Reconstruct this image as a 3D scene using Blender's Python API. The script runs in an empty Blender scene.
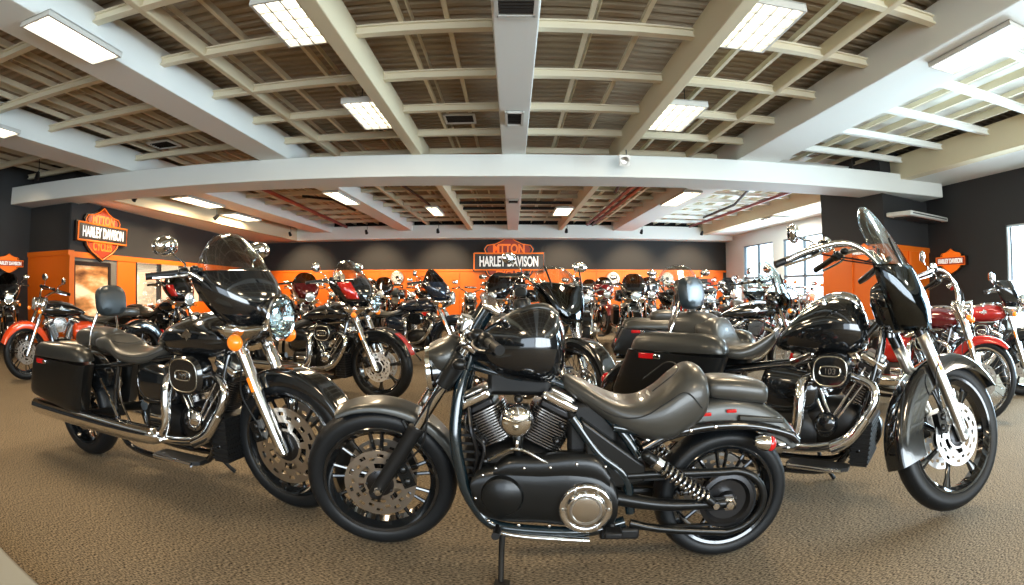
import bpy, math, random
from mathutils import Vector, Matrix
random.seed(7)
PI = math.pi
scene = bpy.context.scene
C = scene.collection

# ------------------------------------------------------------------ camera, world, exposure
cam_data = bpy.data.cameras.new('camera')
cam = bpy.data.objects.new('camera', cam_data); C.objects.link(cam)
cam.location = (0, 0, 1.15)
cam.rotation_euler = (math.radians(90) - 0.0071, 0, 0)
cam_data.type = 'PANO'
cam_data.sensor_width = 36.0
for holder in (cam_data, getattr(cam_data, 'cycles', None)):
    try:
        holder.panorama_type = 'FISHEYE_EQUISOLID'
        holder.fisheye_fov = PI
        holder.fisheye_lens = 575 * 36 / 1024
    except Exception:
        pass
cam_data.clip_start = 0.05
scene.camera = cam

world = bpy.data.worlds.new('overcast'); scene.world = world
world.use_nodes = True
bg = world.node_tree.nodes['Background']
bg.inputs[0].default_value = (0.74, 0.87, 1.0, 1)
bg.inputs[1].default_value = 4.0

scene.view_settings.view_transform = 'Standard'
scene.view_settings.look = 'None'
scene.view_settings.exposure = 0.36
scene.view_settings.gamma = 1.0
scene.view_settings.use_curve_mapping = False
try:
    scene.cycles.use_denoising = True
    scene.cycles.max_bounces = 8
    scene.cycles.transparent_max_bounces = 12
    scene.cycles.sample_clamp_indirect = 6.0
    scene.cycles.caustics_reflective = False
    scene.cycles.caustics_refractive = False
except Exception:
    pass

def area_light(name, loc, size, power, color, rot=(0, 0, 0)):
    l = bpy.data.lights.new(name, 'AREA'); l.shape = 'RECTANGLE'
    l.size, l.size_y = size; l.energy = power; l.color = color
    o = bpy.data.objects.new(name, l); o.location = loc; o.rotation_euler = rot
    C.objects.link(o); return o

WARM = (1.0, 0.77, 0.50)
NEUT = (1.0, 0.90, 0.74)
DAY = (0.62, 0.84, 1.0)
# daylight through the windows of the right wall, and through the shopfront behind the camera
area_light('window_daylight', (8.40, 15.6, 1.6), (2.4, 6.5), 420, DAY, (0, math.radians(90), 0))
area_light('window_daylight', (8.40, 4.6, 1.7), (2.2, 4.4), 430, DAY, (0, math.radians(76), 0)).data.spread = math.radians(130)
area_light('shopfront_daylight', (3.6, -4.3, 1.7), (8.0, 2.4), 450, (0.86, 0.95, 1.0), (math.radians(106), 0, 0))

# ------------------------------------------------------------------ materials
M = {}
def mat(name, col, metal=0.0, rough=0.5, coat=0.0, bump=None, var=None, emit=None, alpha=None, sheen=0.0, spec=0.5, ior=None):
    m = bpy.data.materials.new(name); m.use_nodes = True
    nt = m.node_tree; b = nt.nodes['Principled BSDF']
    b.inputs['Base Color'].default_value = (*col, 1)
    b.inputs['Metallic'].default_value = metal
    b.inputs['Roughness'].default_value = rough
    b.inputs['Coat Weight'].default_value = coat
    b.inputs['Coat Roughness'].default_value = 0.04
    b.inputs['Specular IOR Level'].default_value = spec
    tc = nt.nodes.new('ShaderNodeTexCoord')
    if sheen: b.inputs['Sheen Weight'].default_value = sheen
    if emit:
        b.inputs['Emission Color'].default_value = (*emit[0], 1); b.inputs['Emission Strength'].default_value = emit[1]
    if var:   # (scale, second colour)
        n = nt.nodes.new('ShaderNodeTexNoise'); n.inputs['Scale'].default_value = var[0]; n.inputs['Detail'].default_value = 5
        mx = nt.nodes.new('ShaderNodeMix'); mx.data_type = 'RGBA'
        mx.inputs[6].default_value = (*col, 1); mx.inputs[7].default_value = (*var[1], 1)
        nt.links.new(tc.outputs['Object'], n.inputs['Vector']); nt.links.new(n.outputs[0], mx.inputs[0])
        nt.links.new(mx.outputs[2], b.inputs['Base Color'])
    if bump:  # (scale, strength, distance)
        n = nt.nodes.new('ShaderNodeTexNoise'); n.inputs['Scale'].default_value = bump[0]; n.inputs['Detail'].default_value = 4
        bp = nt.nodes.new('ShaderNodeBump'); bp.inputs['Strength'].default_value = bump[1]; bp.inputs['Distance'].default_value = bump[2]
        nt.links.new(tc.outputs['Object'], n.inputs['Vector']); nt.links.new(n.outputs[0], bp.inputs['Height'])
        nt.links.new(bp.outputs[0], b.inputs['Normal'])
    M[name] = m
    return m

mat('gloss_black', (0.006, 0.007, 0.008), 0.0, 0.12, 1.0)
mat('gloss_teal_black', (0.005, 0.012, 0.016), 0.0, 0.14, 1.0)
mat('satin_black', (0.0055, 0.006, 0.006), 0.0, 0.30, 0.12, spec=0.32)
mat('satin_grey', (0.050, 0.050, 0.045), 0.55, 0.36, 0.25)
mat('matte_black', (0.006, 0.006, 0.006), 0.0, 0.50, spec=0.35)
mat('wrinkle_black', (0.010, 0.010, 0.010), 0.3, 0.36, 0.0, bump=(260, 0.25, 0.0008))
mat('leather', (0.042, 0.040, 0.034), 0.0, 0.36, 0.25, bump=(160, 0.18, 0.0012))
mat('seam', (0.008, 0.008, 0.008), 0.0, 0.6)
mat('vinyl_blue', (0.018, 0.026, 0.030), 0.0, 0.36, bump=(160, 0.15, 0.001))
mat('rubber', (0.0055, 0.0065, 0.0075), 0.0, 0.45, spec=0.32, bump=(90, 0.15, 0.001))
mat('chrome', (0.80, 0.80, 0.80), 1.0, 0.07)
mat('brushed', (0.52, 0.50, 0.46), 1.0, 0.28, bump=(60, 0.1, 0.0006))
mat('steel_disc', (0.50, 0.46, 0.41), 1.0, 0.32)
mat('white_disc', (0.86, 0.87, 0.88), 0.6, 0.30)
mat('dark_metal', (0.05, 0.05, 0.052), 0.9, 0.30)
mat('fin_edge', (0.22, 0.21, 0.20), 0.95, 0.26)
mat('amber', (0.95, 0.22, 0.01), 0.0, 0.15, 0.8, emit=((1.0, 0.25, 0.02), 0.25))
mat('red_lens', (0.50, 0.006, 0.008), 0.0, 0.15, 0.8)
mat('red_paint', (0.42, 0.012, 0.008), 0.15, 0.18, 1.0)
mat('orange_paint', (0.75, 0.07, 0.01), 0.1, 0.2, 1.0)
mat('maroon_paint', (0.12, 0.008, 0.010), 0.15, 0.18, 1.0)
mat('navy_paint', (0.012, 0.020, 0.035), 0.2, 0.15, 1.0)
mat('tan_leather', (0.10, 0.062, 0.030), 0.0, 0.45, bump=(160, 0.15, 0.001))
mat('reflector_glass', (0.80, 0.90, 0.92), 0.7, 0.22, 0.8)
mat('badge', (0.62, 0.60, 0.54), 1.0, 0.25)
mat('white_print', (0.85, 0.85, 0.82), 0.0, 0.5, emit=((1, 0.95, 0.85), 0.35))
mat('gauge_white', (0.70, 0.68, 0.62), 0.0, 0.4)

def glass_mat(name, tint, rough=0.02, strength=0.06):
    m = bpy.data.materials.new(name); m.use_nodes = True
    nt = m.node_tree; nt.nodes.clear()
    out = nt.nodes.new('ShaderNodeOutputMaterial'); mx = nt.nodes.new('ShaderNodeMixShader')
    tr = nt.nodes.new('ShaderNodeBsdfTransparent'); gl = nt.nodes.new('ShaderNodeBsdfGlossy')
    fr = nt.nodes.new('ShaderNodeLayerWeight'); ad = nt.nodes.new('ShaderNodeMath'); ad.operation = 'MULTIPLY_ADD'
    ad.inputs[1].default_value = 0.45; ad.inputs[2].default_value = strength
    fr.inputs[0].default_value = 0.18
    nt.links.new(fr.outputs['Fresnel'], ad.inputs[0]); nt.links.new(ad.outputs[0], mx.inputs[0])
    tr.inputs[0].default_value = (*tint, 1); gl.inputs[0].default_value = (0.9, 0.95, 1, 1); gl.inputs[1].default_value = rough
    nt.links.new(tr.outputs[0], mx.inputs[1]); nt.links.new(gl.outputs[0], mx.inputs[2]); nt.links.new(mx.outputs[0], out.inputs[0])
    M[name] = m
glass_mat('clear_shield', (0.84, 0.86, 0.83), 0.05, 0.07)
glass_mat('smoke_shield', (0.16, 0.18, 0.18), 0.05, 0.06)
glass_mat('window_glass', (0.93, 0.97, 0.98), 0.02, 0.03)
glass_mat('lens_glass', (0.85, 0.92, 0.93), 0.05, 0.10)

# ------------------------------------------------------------------ mesh helpers
def spline(pts, n=6):
    pts = [Vector(p) for p in pts]
    if len(pts) < 3: return pts
    out = []
    P = [2 * pts[0] - pts[1]] + pts + [2 * pts[-1] - pts[-2]]
    for i in range(1, len(P) - 2):
        p0, p1, p2, p3 = P[i - 1], P[i], P[i + 1], P[i + 2]
        for k in range(n):
            t = k / n
            out.append(0.5 * ((2 * p1) + (p2 - p0) * t + (2 * p0 - 5 * p1 + 4 * p2 - p3) * t * t + (3 * p1 - p0 - 3 * p2 + p3) * t ** 3))
    out.append(pts[-1])
    return out

class MB:
    def __init__(self): self.v = []; self.f = []
    def ring_loft(self, rings, cap=True, close=False):
        n = len(rings[0]); b = len(self.v)
        for r in rings: self.v += [tuple(p) for p in r]
        m = len(rings)
        for i in range(m if close else m - 1):
            for j in range(n):
                a, c = b + i * n + j, b + i * n + (j + 1) % n
                i2 = (i + 1) % m
                d, e = b + i2 * n + j, b + i2 * n + (j + 1) % n
                self.f.append((a, c, e, d))
        if cap and not close:
            self.f.append(tuple(b + j for j in range(n))[::-1])
            self.f.append(tuple(b + (m - 1) * n + j for j in range(n)))
        return self
    def tube(self, pts, r, n=12, sm=6, closed=False):
        raw = len(pts)
        P = spline(pts, sm) if (sm and raw > 2) else [Vector(p) for p in pts]
        if closed and raw > 2:
            q = [Vector(p) for p in pts]; ext = q[-2:] + q + q[:2]; full = spline(ext, sm)
            P = full[2 * sm: 2 * sm + raw * sm]
        m = len(P)
        if isinstance(r, (int, float)): R = [r] * m
        else:
            R = []
            for i in range(m):
                t = i / (m - 1) * (len(r) - 1); k = min(int(t), len(r) - 2); R.append(r[k] + (r[k + 1] - r[k]) * (t - k))
        rings = []; up = None
        for i, p in enumerate(P):
            if closed: t = (P[(i + 1) % m] - P[i - 1])
            else: t = (P[min(i + 1, m - 1)] - P[max(i - 1, 0)])
            t.normalize()
            if up is None:
                up = Vector((0, 0, 1)) if abs(t.z) < 0.9 else Vector((1, 0, 0))
            s = t.cross(up); s.normalize(); up = s.cross(t); up.normalize()
            rings.append([p + (s * math.cos(a) + up * math.sin(a)) * R[i] for a in [2 * PI * k / n for k in range(n)]])
        return self.ring_loft(rings, True, closed)
    def lathe(self, prof, o=(0, 0, 0), axis=(0, 1, 0), n=32, loop=False):
        """prof: [(radius, along)] turned about axis through o; loop closes the profile"""
        o = Vector(o); ax = Vector(axis).normalized()
        u = ax.orthogonal().normalized()
        if abs(ax.y) > 0.99: u = Vector((1, 0, 0))
        w = ax.cross(u)
        b = len(self.v); k = len(prof)
        for i in range(n):
            a = 2 * PI * i / n; d = u * math.cos(a) + w * math.sin(a)
            for (r, h) in prof: self.v.append(tuple(o + d * r + ax * h))
        for i in range(n):
            i2 = (i + 1) % n
            for j in range(k if loop else k - 1):
                j2 = (j + 1) % k
                self.f.append((b + i * k + j, b + i * k + j2, b + i2 * k + j2, b + i2 * k + j))
        if not loop:
            if prof[0][0] > 1e-5: self.f.append(tuple(b + i * k for i in range(n)))
            if prof[-1][0] > 1e-5: self.f.append(tuple(b + i * k + k - 1 for i in range(n))[::-1])
        return self
    def box(self, c, s, rot=None):
        hx, hy, hz = s[0] / 2, s[1] / 2, s[2] / 2; c = Vector(c); b = len(self.v)
        for x in (-hx, hx):
            for y in (-hy, hy):
                for z in (-hz, hz):
                    p = Vector((x, y, z))
                    if rot is not None: p = rot @ p
                    self.v.append(tuple(c + p))
        for q in ((0, 1, 3, 2), (4, 6, 7, 5), (0, 4, 5, 1), (2, 3, 7, 6), (0, 2, 6, 4), (1, 5, 7, 3)):
            self.f.append(tuple(b + i for i in q))
        return self
    def prism(self, outline, fn, d0, d1, inset=0.0, e=0.0):
        """outline [(u,v)]; fn(u,v,d)->point; slab from d0 to d1 with optional chamfered faces"""
        n = len(outline); cu = sum(p[0] for p in outline) / n; cv = sum(p[1] for p in outline) / n
        def sc(k): return [(cu + (u - cu) * k, cv + (v - cv) * k) for u, v in outline]
        L = [(d0, 1 - inset), (d0 + e, 1), (d1 - e, 1), (d1, 1 - inset)] if inset else [(d0, 1), (d1, 1)]
        return self.ring_loft([[fn(u, v, d) for u, v in sc(k)] for d, k in L])
    def ell(self, c, r, n=16, m=10, rot=None):
        c = Vector(c); rings = []
        for i in range(1, m):
            ph = PI * i / m; row = []
            for k in range(n):
                a = 2 * PI * k / n
                p = Vector((r[0] * math.sin(ph) * math.cos(a), r[1] * math.sin(ph) * math.sin(a), r[2] * math.cos(ph)))
                if rot is not None: p = rot @ p
                row.append(c + p)
            rings.append(row)
        return self.ring_loft(rings)
    def grid(self, rows):
        b = len(self.v); n = len(rows[0])
        for r in rows: self.v += [tuple(p) for p in r]
        for i in range(len(rows) - 1):
            for j in range(n - 1):
                a = b + i * n + j
                self.f.append((a, a + 1, a + n + 1, a + n))
        return self
    def polar(self, o, rings, nseg, mask, y0, y1):
        """flat annular plate in the xz plane with holes: rings radii list, mask(i,j)->solid"""
        o = Vector(o); idx = {}
        def vid(i, j, s):
            key = (i, j % nseg, s)
            if key not in idx:
                a = 2 * PI * (j % nseg) / nseg
                idx[key] = len(self.v)
                self.v.append((o.x + rings[i] * math.cos(a), (y0, y1)[s], o.z + rings[i] * math.sin(a)))
            return idx[key]
        nr = len(rings) - 1
        def S(i, j): return 0 <= i < nr and mask(i, j % nseg)
        for i in range(nr):
            for j in range(nseg):
                if not S(i, j): continue
                self.f.append((vid(i, j, 0), vid(i + 1, j, 0), vid(i + 1, j + 1, 0), vid(i, j + 1, 0)))
                self.f.append((vid(i, j, 1), vid(i, j + 1, 1), vid(i + 1, j + 1, 1), vid(i + 1, j, 1)))
                if not S(i - 1, j): self.f.append((vid(i, j, 0), vid(i, j + 1, 0), vid(i, j + 1, 1), vid(i, j, 1)))
                if not S(i + 1, j): self.f.append((vid(i + 1, j, 0), vid(i + 1, j, 1), vid(i + 1, j + 1, 1), vid(i + 1, j + 1, 0)))
                if not S(i, j - 1): self.f.append((vid(i, j, 0), vid(i, j, 1), vid(i + 1, j, 1), vid(i + 1, j, 0)))
                if not S(i, j + 1): self.f.append((vid(i, j + 1, 0), vid(i + 1, j + 1, 0), vid(i + 1, j + 1, 1), vid(i, j + 1, 1)))
        return self

def sring(x, w, z0, z1, n=20, e=2.3, yc=0.0):
    """superellipse section in the yz plane at x"""
    out = []; zc = (z0 + z1) / 2; h = (z1 - z0) / 2
    for k in range(n):
        a = 2 * PI * k / n; c, s = math.cos(a), math.sin(a)
        out.append((x, yc + w * math.copysign(abs(c) ** (2 / e), c), zc + h * math.copysign(abs(s) ** (2 / e), s)))
    return out
def dense(secs, n=4):
    """Catmull-Rom through tuples of numbers"""
    if n <= 1: return secs
    P = [secs[0]] + list(secs) + [secs[-1]]; out = []
    for i in range(1, len(P) - 2):
        for k in range(n):
            t = k / n
            out.append(tuple(0.5 * (2 * b + (c - a) * t + (2 * a - 5 * b + 4 * c - d) * t * t + (3 * b - a - 3 * c + d) * t ** 3)
                             for a, b, c, d in zip(P[i - 1], P[i], P[i + 1], P[i + 2])))
    out.append(tuple(secs[-1])); return out

def make(name, mb, m, parent=None, T=None, bev=0.0, solid=0.0, flat=False, ang=38, seg=2):
    me = bpy.data.meshes.new(name)
    vs = mb.v if T is None else [tuple(T @ Vector(p)) for p in mb.v]
    me.from_pydata(vs, [], mb.f); me.validate(); me.update()
    import bmesh
    b = bmesh.new(); b.from_mesh(me); bmesh.ops.recalc_face_normals(b, faces=b.faces); b.to_mesh(me); b.free()
    if not flat:
        me.polygons.foreach_set('use_smooth', [True] * len(me.polygons))
        try: me.set_sharp_from_angle(angle=math.radians(ang))
        except Exception: pass
    me.materials.append(M[m] if isinstance(m, str) else m)
    o = bpy.data.objects.new(name, me); C.objects.link(o)
    if parent is not None: o.parent = parent
    if solid:
        s = o.modifiers.new('thickness', 'SOLIDIFY'); s.thickness = solid; s.offset = 0
    if bev:
        s = o.modifiers.new('edges', 'BEVEL'); s.width = bev; s.segments = seg; s.limit_method = 'ANGLE'; s.angle_limit = math.radians(40)
    return o
def empty(name, loc=(0, 0, 0), rz=0.0):
    o = bpy.data.objects.new(name, None); C.objects.link(o); o.location = loc; o.rotation_euler = (0, 0, rz)
    o.empty_display_size = 0.1; return o
def tag(o, label, cat, group=None, kind=None):
    if kind: o['kind'] = kind
    if label: o['label'] = label
    if cat: o['category'] = cat
    if group: o['group'] = group
    return o
def struct(name, mb, m, parent=None, **k):
    o = make(name, mb, m, parent, **k)
    if parent is None: o['kind'] = 'structure'
    return o
def text_mesh(name, txt, size, m, parent, Mx, depth=0.004, sx=1.0, bold=0.0):
    cu = bpy.data.curves.new('t', 'FONT'); cu.body = txt; cu.size = size; cu.extrude = depth; cu.align_x = 'CENTER'; cu.align_y = 'CENTER'
    cu.offset = bold
    ob = bpy.data.objects.new('t', cu); C.objects.link(ob)
    dg = bpy.context.evaluated_depsgraph_get(); dg.update()
    me = bpy.data.meshes.new_from_object(ob.evaluated_get(dg))
    bpy.data.objects.remove(ob)
    me.transform(Mx @ Matrix.Diagonal((sx, 1, 1, 1)))
    me.materials.clear(); me.materials.append(M[m]); me.name = name
    o = bpy.data.objects.new(name, me); C.objects.link(o); o.parent = parent
    return o

# ------------------------------------------------------------------ motorcycle parts (x forward, y to the rider's left, z up)
class Bike:
    def __init__(s, name, label, loc, rz, lod=1.0, cat='motorcycle', group=None):
        s.root = empty(name, loc, rz); tag(s.root, label, cat, group)
        s.T = None; s.lod = lod
    def n(s, k): return max(6, int(k * s.lod))
    def add(s, name, mb, m, parent=None, **k):
        return make(name, mb, m, parent or s.root, T=s.T, **k)
    def lab(s, o, t): o['label'] = t; return o
    def steer(s, head, deg, fork):
        a = Matrix.Rotation(math.radians(deg), 4, Vector(fork))
        s.T = Matrix.Translation(Vector(head)) @ a @ Matrix.Translation(-Vector(head))
    def straight(s): s.T = None

def wheel(b, name, c, R, w, style, disc=None, rim='gloss_black', rimR=None, hubw=0.06, disc_r=0.15, disc_m='steel_disc', tread=True):
    """style: spoke count / kind. returns wheel object with tire and disc children"""
    cx, cz = c; ri = rimR or R * 0.74
    o = (cx, 0, cz); n = b.n(64)
    mb = MB()
    # rim: barrel with lips
    hw = w * 0.42
    mb.lathe([(ri + .012, -hw), (ri + .006, -hw - .004), (ri - .006, -hw), (ri - .016, -hw * .72), (ri - .030, -hw * .45), (ri - .030, hw * .45), (ri - .016, hw * .72), (ri - .006, hw), (ri + .006, hw + .004), (ri + .012, hw), (ri, hw * .6), (ri, -hw * .6)], o, n=n, loop=True)
    hub = [(0.012, -hubw), (.034, -hubw), (.040, -hubw * .7), (.030, -hubw * .3), (.030, hubw * .3), (.040, hubw * .7), (.034, hubw), (0.012, hubw)]
    kind, cnt = style
    if kind == 'cast':      # straight tapering spokes, in forked pairs
        mb.lathe(hub, o, n=b.n(28))
        for k in range(cnt):
            a = 2 * PI * k / cnt + .13
            for da in (-.13, .13):
                p0 = Vector((cx + math.cos(a) * .03, 0, cz + math.sin(a) * .03)); p1 = Vector((cx + math.cos(a + da) * (ri - .02), 0, cz + math.sin(a + da) * (ri - .02)))
                mb.tube([p0, (p0 + p1) / 2, p1], [.011, .008, .010], n=b.n(8), sm=1)
    elif kind == 'blade':   # wide flat blades
        mb.lathe(hub, o, n=b.n(28))
        for k in range(cnt):
            a = 2 * PI * k / cnt + .2
            d = Vector((math.cos(a), 0, math.sin(a))); t = Vector((-d.z, 0, d.x)); oo = Vector(o)
            rings = []
            for r, wd, th in ((.025, .020, .030), (ri * .35, .013, .016), (ri * .7, .016, .012), (ri - .012, .034, .016)):
                q = oo + d * r
                rings.append([q + t * wd * u + Vector((0, th * v, 0)) for u, v in ((-1, -.4), (-.5, -1), (.5, -1), (1, -.4), (1, .4), (.5, 1), (-.5, 1), (-1, .4))])
            mb.ring_loft(rings)
    elif kind == 'slot':    # solid disc ring with a few wide openings (street wheel)
        mb.lathe(hub, o, n=b.n(28))
        for k in range(cnt):
            a = 2 * PI * k / cnt + .2
            for sgn in (-1, 1):
                pts = []
                for u in range(5):
                    r = .03 + (ri - .05) * u / 4; aa = a + sgn * .42 * (u / 4) ** 1.3
                    pts.append((cx + math.cos(aa) * r, 0, cz + math.sin(aa) * r))
                mb.tube(pts, [.013, .009, .012], n=b.n(8), sm=2)
    else:                   # wire: laced thin spokes
        mb.lathe(hub, o, n=b.n(28))
        for k in range(cnt):
            a = 2 * PI * k / cnt; sgn = 1 if k % 2 else -1; sd = hubw * .7 * (1 if (k // 2) % 2 else -1)
            a2 = a + sgn * .45
            mb.tube([(cx + math.cos(a2) * .038, sd, cz + math.sin(a2) * .038), (cx + math.cos(a) * (ri - .025), sd * .15, cz + math.sin(a) * (ri - .025))], .0026, n=5, sm=0)
    rimo = b.add(name, mb, rim)
    # tyre
    t = MB(); hh = w / 2; prof = []
    dep = R - ri
    for q in ((ri + .002, -hh * .72), (ri + dep * .15, -hh * .92), (ri + dep * .45, -hh), (ri + dep * .68, -hh * .93), (ri + dep * .84, -hh * .72), (ri + dep * .955, -hh * .40), (R, 0)): prof.append(q)
    P = dense(prof, 3 if b.lod >= .8 else 1)
    P = P + [(r, -y) for r, y in reversed(P[:-1])]
    P += [(ri - .004, hh * .5), (ri - .004, -hh * .5)]
    t.lathe(P, o, n=n, loop=True)
    to = b.add('tire', t, 'rubber', rimo)
    if tread and b.lod >= .8:
        g = MB()          # raised sipes across the shoulder
        for k in range(30):
            a = 2 * PI * k / 30
            for s in (-1, 1):
                pts = []
                for u in range(4):
                    f = u / 3; r = ri + dep * (.74 + .25 * f) + .0012; y = s * hh * (.86 - .75 * f); aa = a + .16 * f + (.1 if s > 0 else 0)
                    pts.append((cx + math.cos(aa) * r, y, cz + math.sin(aa) * r))
                g.tube(pts, .0022, n=4, sm=2)
        b.add('tread_sipe', g, 'seam', to)
    if disc:
        for sd in disc:
            d = MB(); y = sd * (hubw + .012); r = disc_r; N = 60
            rr = [r * .36, r * .46, r * .62, r * .70, r * .80, r * .90, r]
            def mk(i, j):
                if i in (1,): return j % 10 < 3
                if i == 2: return True
                if i == 3: return (j % 6) not in (0, 1)
                if i == 5: return True
                if i == 4: return (j % 6) not in (3, 4)
                return True
            d.polar((cx, 0, cz), rr, N, mk, y - .0025, y + .0025)
            dobj = b.add('brake_disc', d, disc_m, rimo)
            if b.lod >= .8:
                h = MB(); h.lathe([(.0, y + sd * .012), (r * .26, y + sd * .010), (r * .40, y + sd * .002), (r * .40, y - sd * .004)], o, n=28)
                for k in range(5):
                    a = 2 * PI * k / 5
                    h.lathe([(0, y + sd * .010), (.006, y + sd * .008), (.007, y)], (cx + math.cos(a) * r * .37, 0, cz + math.sin(a) * r * .37), n=8)
                b.add('disc_carrier', h, 'dark_metal', dobj)
    return rimo

def fender(b, name, c, R, hw, a0, a1, m, depth=(.05, .05), th=.004, prof_e=2.2, n=28, flare=0.0, parent=None, y0=0):
    """arc shell around wheel centre; a in degrees from +x up; depth: side drop at start / end"""
    cx, cz = c; mb = MB(); N = b.n(n); K = 14
    outer = []; inner = []
    for i in range(N + 1):
        t = i / N; a = math.radians(a0 + (a1 - a0) * t); dp = depth[0] + (depth[1] - depth[0]) * t
        if len(depth) == 3:
            dp = (depth[0] * (1 - t) ** 2 + 2 * depth[1] * t * (1 - t) + depth[2] * t * t)
        ro = []; rn = []
        for k in range(K + 1):
            u = -1 + 2 * k / K
            au = abs(u)
            y = math.copysign(min(1, (1 - (1 - au) ** 2.0)) ** .9, u) * hw if au > 0 else 0
            dr = -dp * au ** 4.2 + flare * au ** 8
            for lst, off in ((ro, 0), (rn, th)):
                r = R + dr - off; yy = y * (1 - off / hw)
                lst.append((cx + math.cos(a) * r, y0 + yy, cz + math.sin(a) * r))
        outer.append(ro); inner.append(rn[::-1])
    rings = [o + i for o, i in zip(outer, inner)]
    mb.ring_loft(rings)
    return b.add(name, mb, m, parent)

def vtwin(b, cx, zb, side, h=.30, style='softail', base=.10, tilt=23, wid=.075, name='engine', off=.06, fx=.078, rods=True):
    """45 degree V twin: crankcase, two finned cylinders, rocker covers, pushrod tubes"""
    eng = MB()
    eng.ring_loft([sring(x, w, z0, z1, b.n(20), 2.8) for x, w, z0, z1 in dense([(cx - .20, .03, zb - .12, zb - .02), (cx - .17, .09, zb - .16, zb + .02), (cx - .06, .115, zb - .20, zb + .07), (cx + .06, .115, zb - .20, zb + .07), (cx + .16, .09, zb - .17, zb + .02), (cx + .19, .03, zb - .12, zb - .03)], 3)])
    e = b.add(name, eng, 'wrinkle_black')
    for sg in (-1, 1):
        a = math.radians(tilt) * sg
        ax = Vector((math.sin(a), 0, math.cos(a))); px = Vector((math.cos(a), 0, -math.sin(a)))
        o = Vector((cx + sg * off, 0, zb))
        cyl = MB(); nf = 13 if b.lod >= .8 else 7
        cyl.tube([o, o + ax * (h * .74)], .050, n=b.n(18), sm=0)
        f0, f1 = base * .8, h * .74
        for k in range(nf):
            q = o + ax * (f0 + (f1 - f0) * k / (nf - 1)); th = (f1 - f0) / nf * .22
            sx, sy = fx, wid + .012
            ring = []
            for s in (-1, 1):
                ring.append([q + ax * th * s + px * (sx * math.copysign(abs(math.cos(t)) ** .6, math.cos(t))) + Vector((0, sy * math.copysign(abs(math.sin(t)) ** .6, math.sin(t)), 0)) for t in [2 * PI * i / b.n(20) for i in range(b.n(20))]])
            cyl.ring_loft(ring)
        co = b.add('cylinder', cyl, 'fin_edge' if style != 'dark' else 'dark_metal')
        # cylinder head and rocker cover
        hd = MB()
        rot = Matrix.Rotation(a, 3, 'Y')
        hd.box(o + ax * (h * .80), (.135, .15, h * .12), rot)
        b.add('cylinder_head', hd, 'dark_metal', co, bev=.010)
        rc = MB(); rc.box(o + ax * (h * .93), (.158, .20, h * .14), rot); 
        rco = b.add('rocker_cover', rc, 'chrome' if style != 'dark' else 'brushed', co, bev=.014, seg=3)
        rt = MB(); rt.box(o + ax * (h * 1.02), (.110, .125, h * .07), rot)
        b.add('rocker_lid', rt, 'brushed', rco, bev=.010, seg=3)
        if b.lod >= .8 and rods:
            pr = MB()
            for dx in (-.018, .018):
                pr.tube([Vector((cx + sg * (.020 + .0) + dx, side * .118, zb - .02)), o + ax * (h * .80) + px * dx * 1.3 + Vector((0, side * .085, 0))], .0085, n=10, sm=0)
            b.add('pushrod_tube', pr, 'chrome', co)
            bt = MB()
            for k in range(2):
                for dx in (-.055, .055): bt.ell(o + ax * (h * (.86)) + px * dx + Vector((0, side * .088, 0)), (.007, .006, .007), 8, 6)
            b.add('bolt', bt, 'chrome', co)
    return e

def lens_round(b, name, c, d, r, shell, lens_m, parent=None, depth=.05, n=28):
    """round lamp: bowl behind, ring, glass in front; d = forward direction"""
    d = Vector(d).normalized(); mb = MB()
    mb.lathe([(0, -depth), (r * .55, -depth * .92), (r * .88, -depth * .55), (r, -depth * .1), (r * 1.03, .004), (r * .98, .012), (r * .90, .010), (r * .88, -.002), (r * .76, -depth * .30), (r * .45, -depth * .60), (0, -depth * .72)], c, d, b.n(n))
    o = b.add(name, mb, shell, parent)
    l = MB(); l.lathe([(r * .90, .002), (r * .80, .010), (r * .45, .018), (0, .021)], c, d, b.n(n))
    if b.lod >= .8:
        bu = MB(); bu.tube([Vector(c) - d * depth * .6, Vector(c) - d * depth * .15], [r * .12, r * .16], n=14, sm=0); b.add('bulb', bu, 'white_print', o); lens_m = 'lens_glass'
    b.add('lens', l, lens_m, o)
    return o

def bar_controls(b, grip_in, grip_out, bar, side, chrome='chrome', lever=True):
    gi, go = Vector(grip_in), Vector(grip_out)
    d = (go - gi).normalized()
    g = MB()
    ring = [gi + (go - gi) * t for t in (0, .02, .1, .2, .3, .4, .5, .6, .7, .8, .9, .97, 1)]
    g.tube(ring, [.020, .019, .0175, .0185, .0175, .0185, .0175, .0185, .0175, .0185, .0175, .0185, .019], n=b.n(14), sm=1)
    b.add('grip', g, 'matte_black', bar)
    s = MB(); s.tube([gi - d * .055, gi - d * .05, gi - d * .012, gi - d * .004], [.020, .027, .027, .021], n=b.n(12), sm=0)
    s.ell(gi - d * .075 + Vector((0.02, 0, .012)), (.028, .026, .022), b.n(12), b.n(8))
    b.add('switch_housing', s, 'satin_black', bar)
    if lever:
        l = MB(); f = Vector((.055, 0, -.010))
        l.tube([gi - d * .06 + Vector((.02, 0, 0)), gi - d * .01 + f, gi + d * .07 + f * 1.1, go - d * .01 + f * .8], [.009, .008, .0065, .007], n=b.n(8), sm=3)
        b.add('lever', l, chrome, bar)

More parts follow.
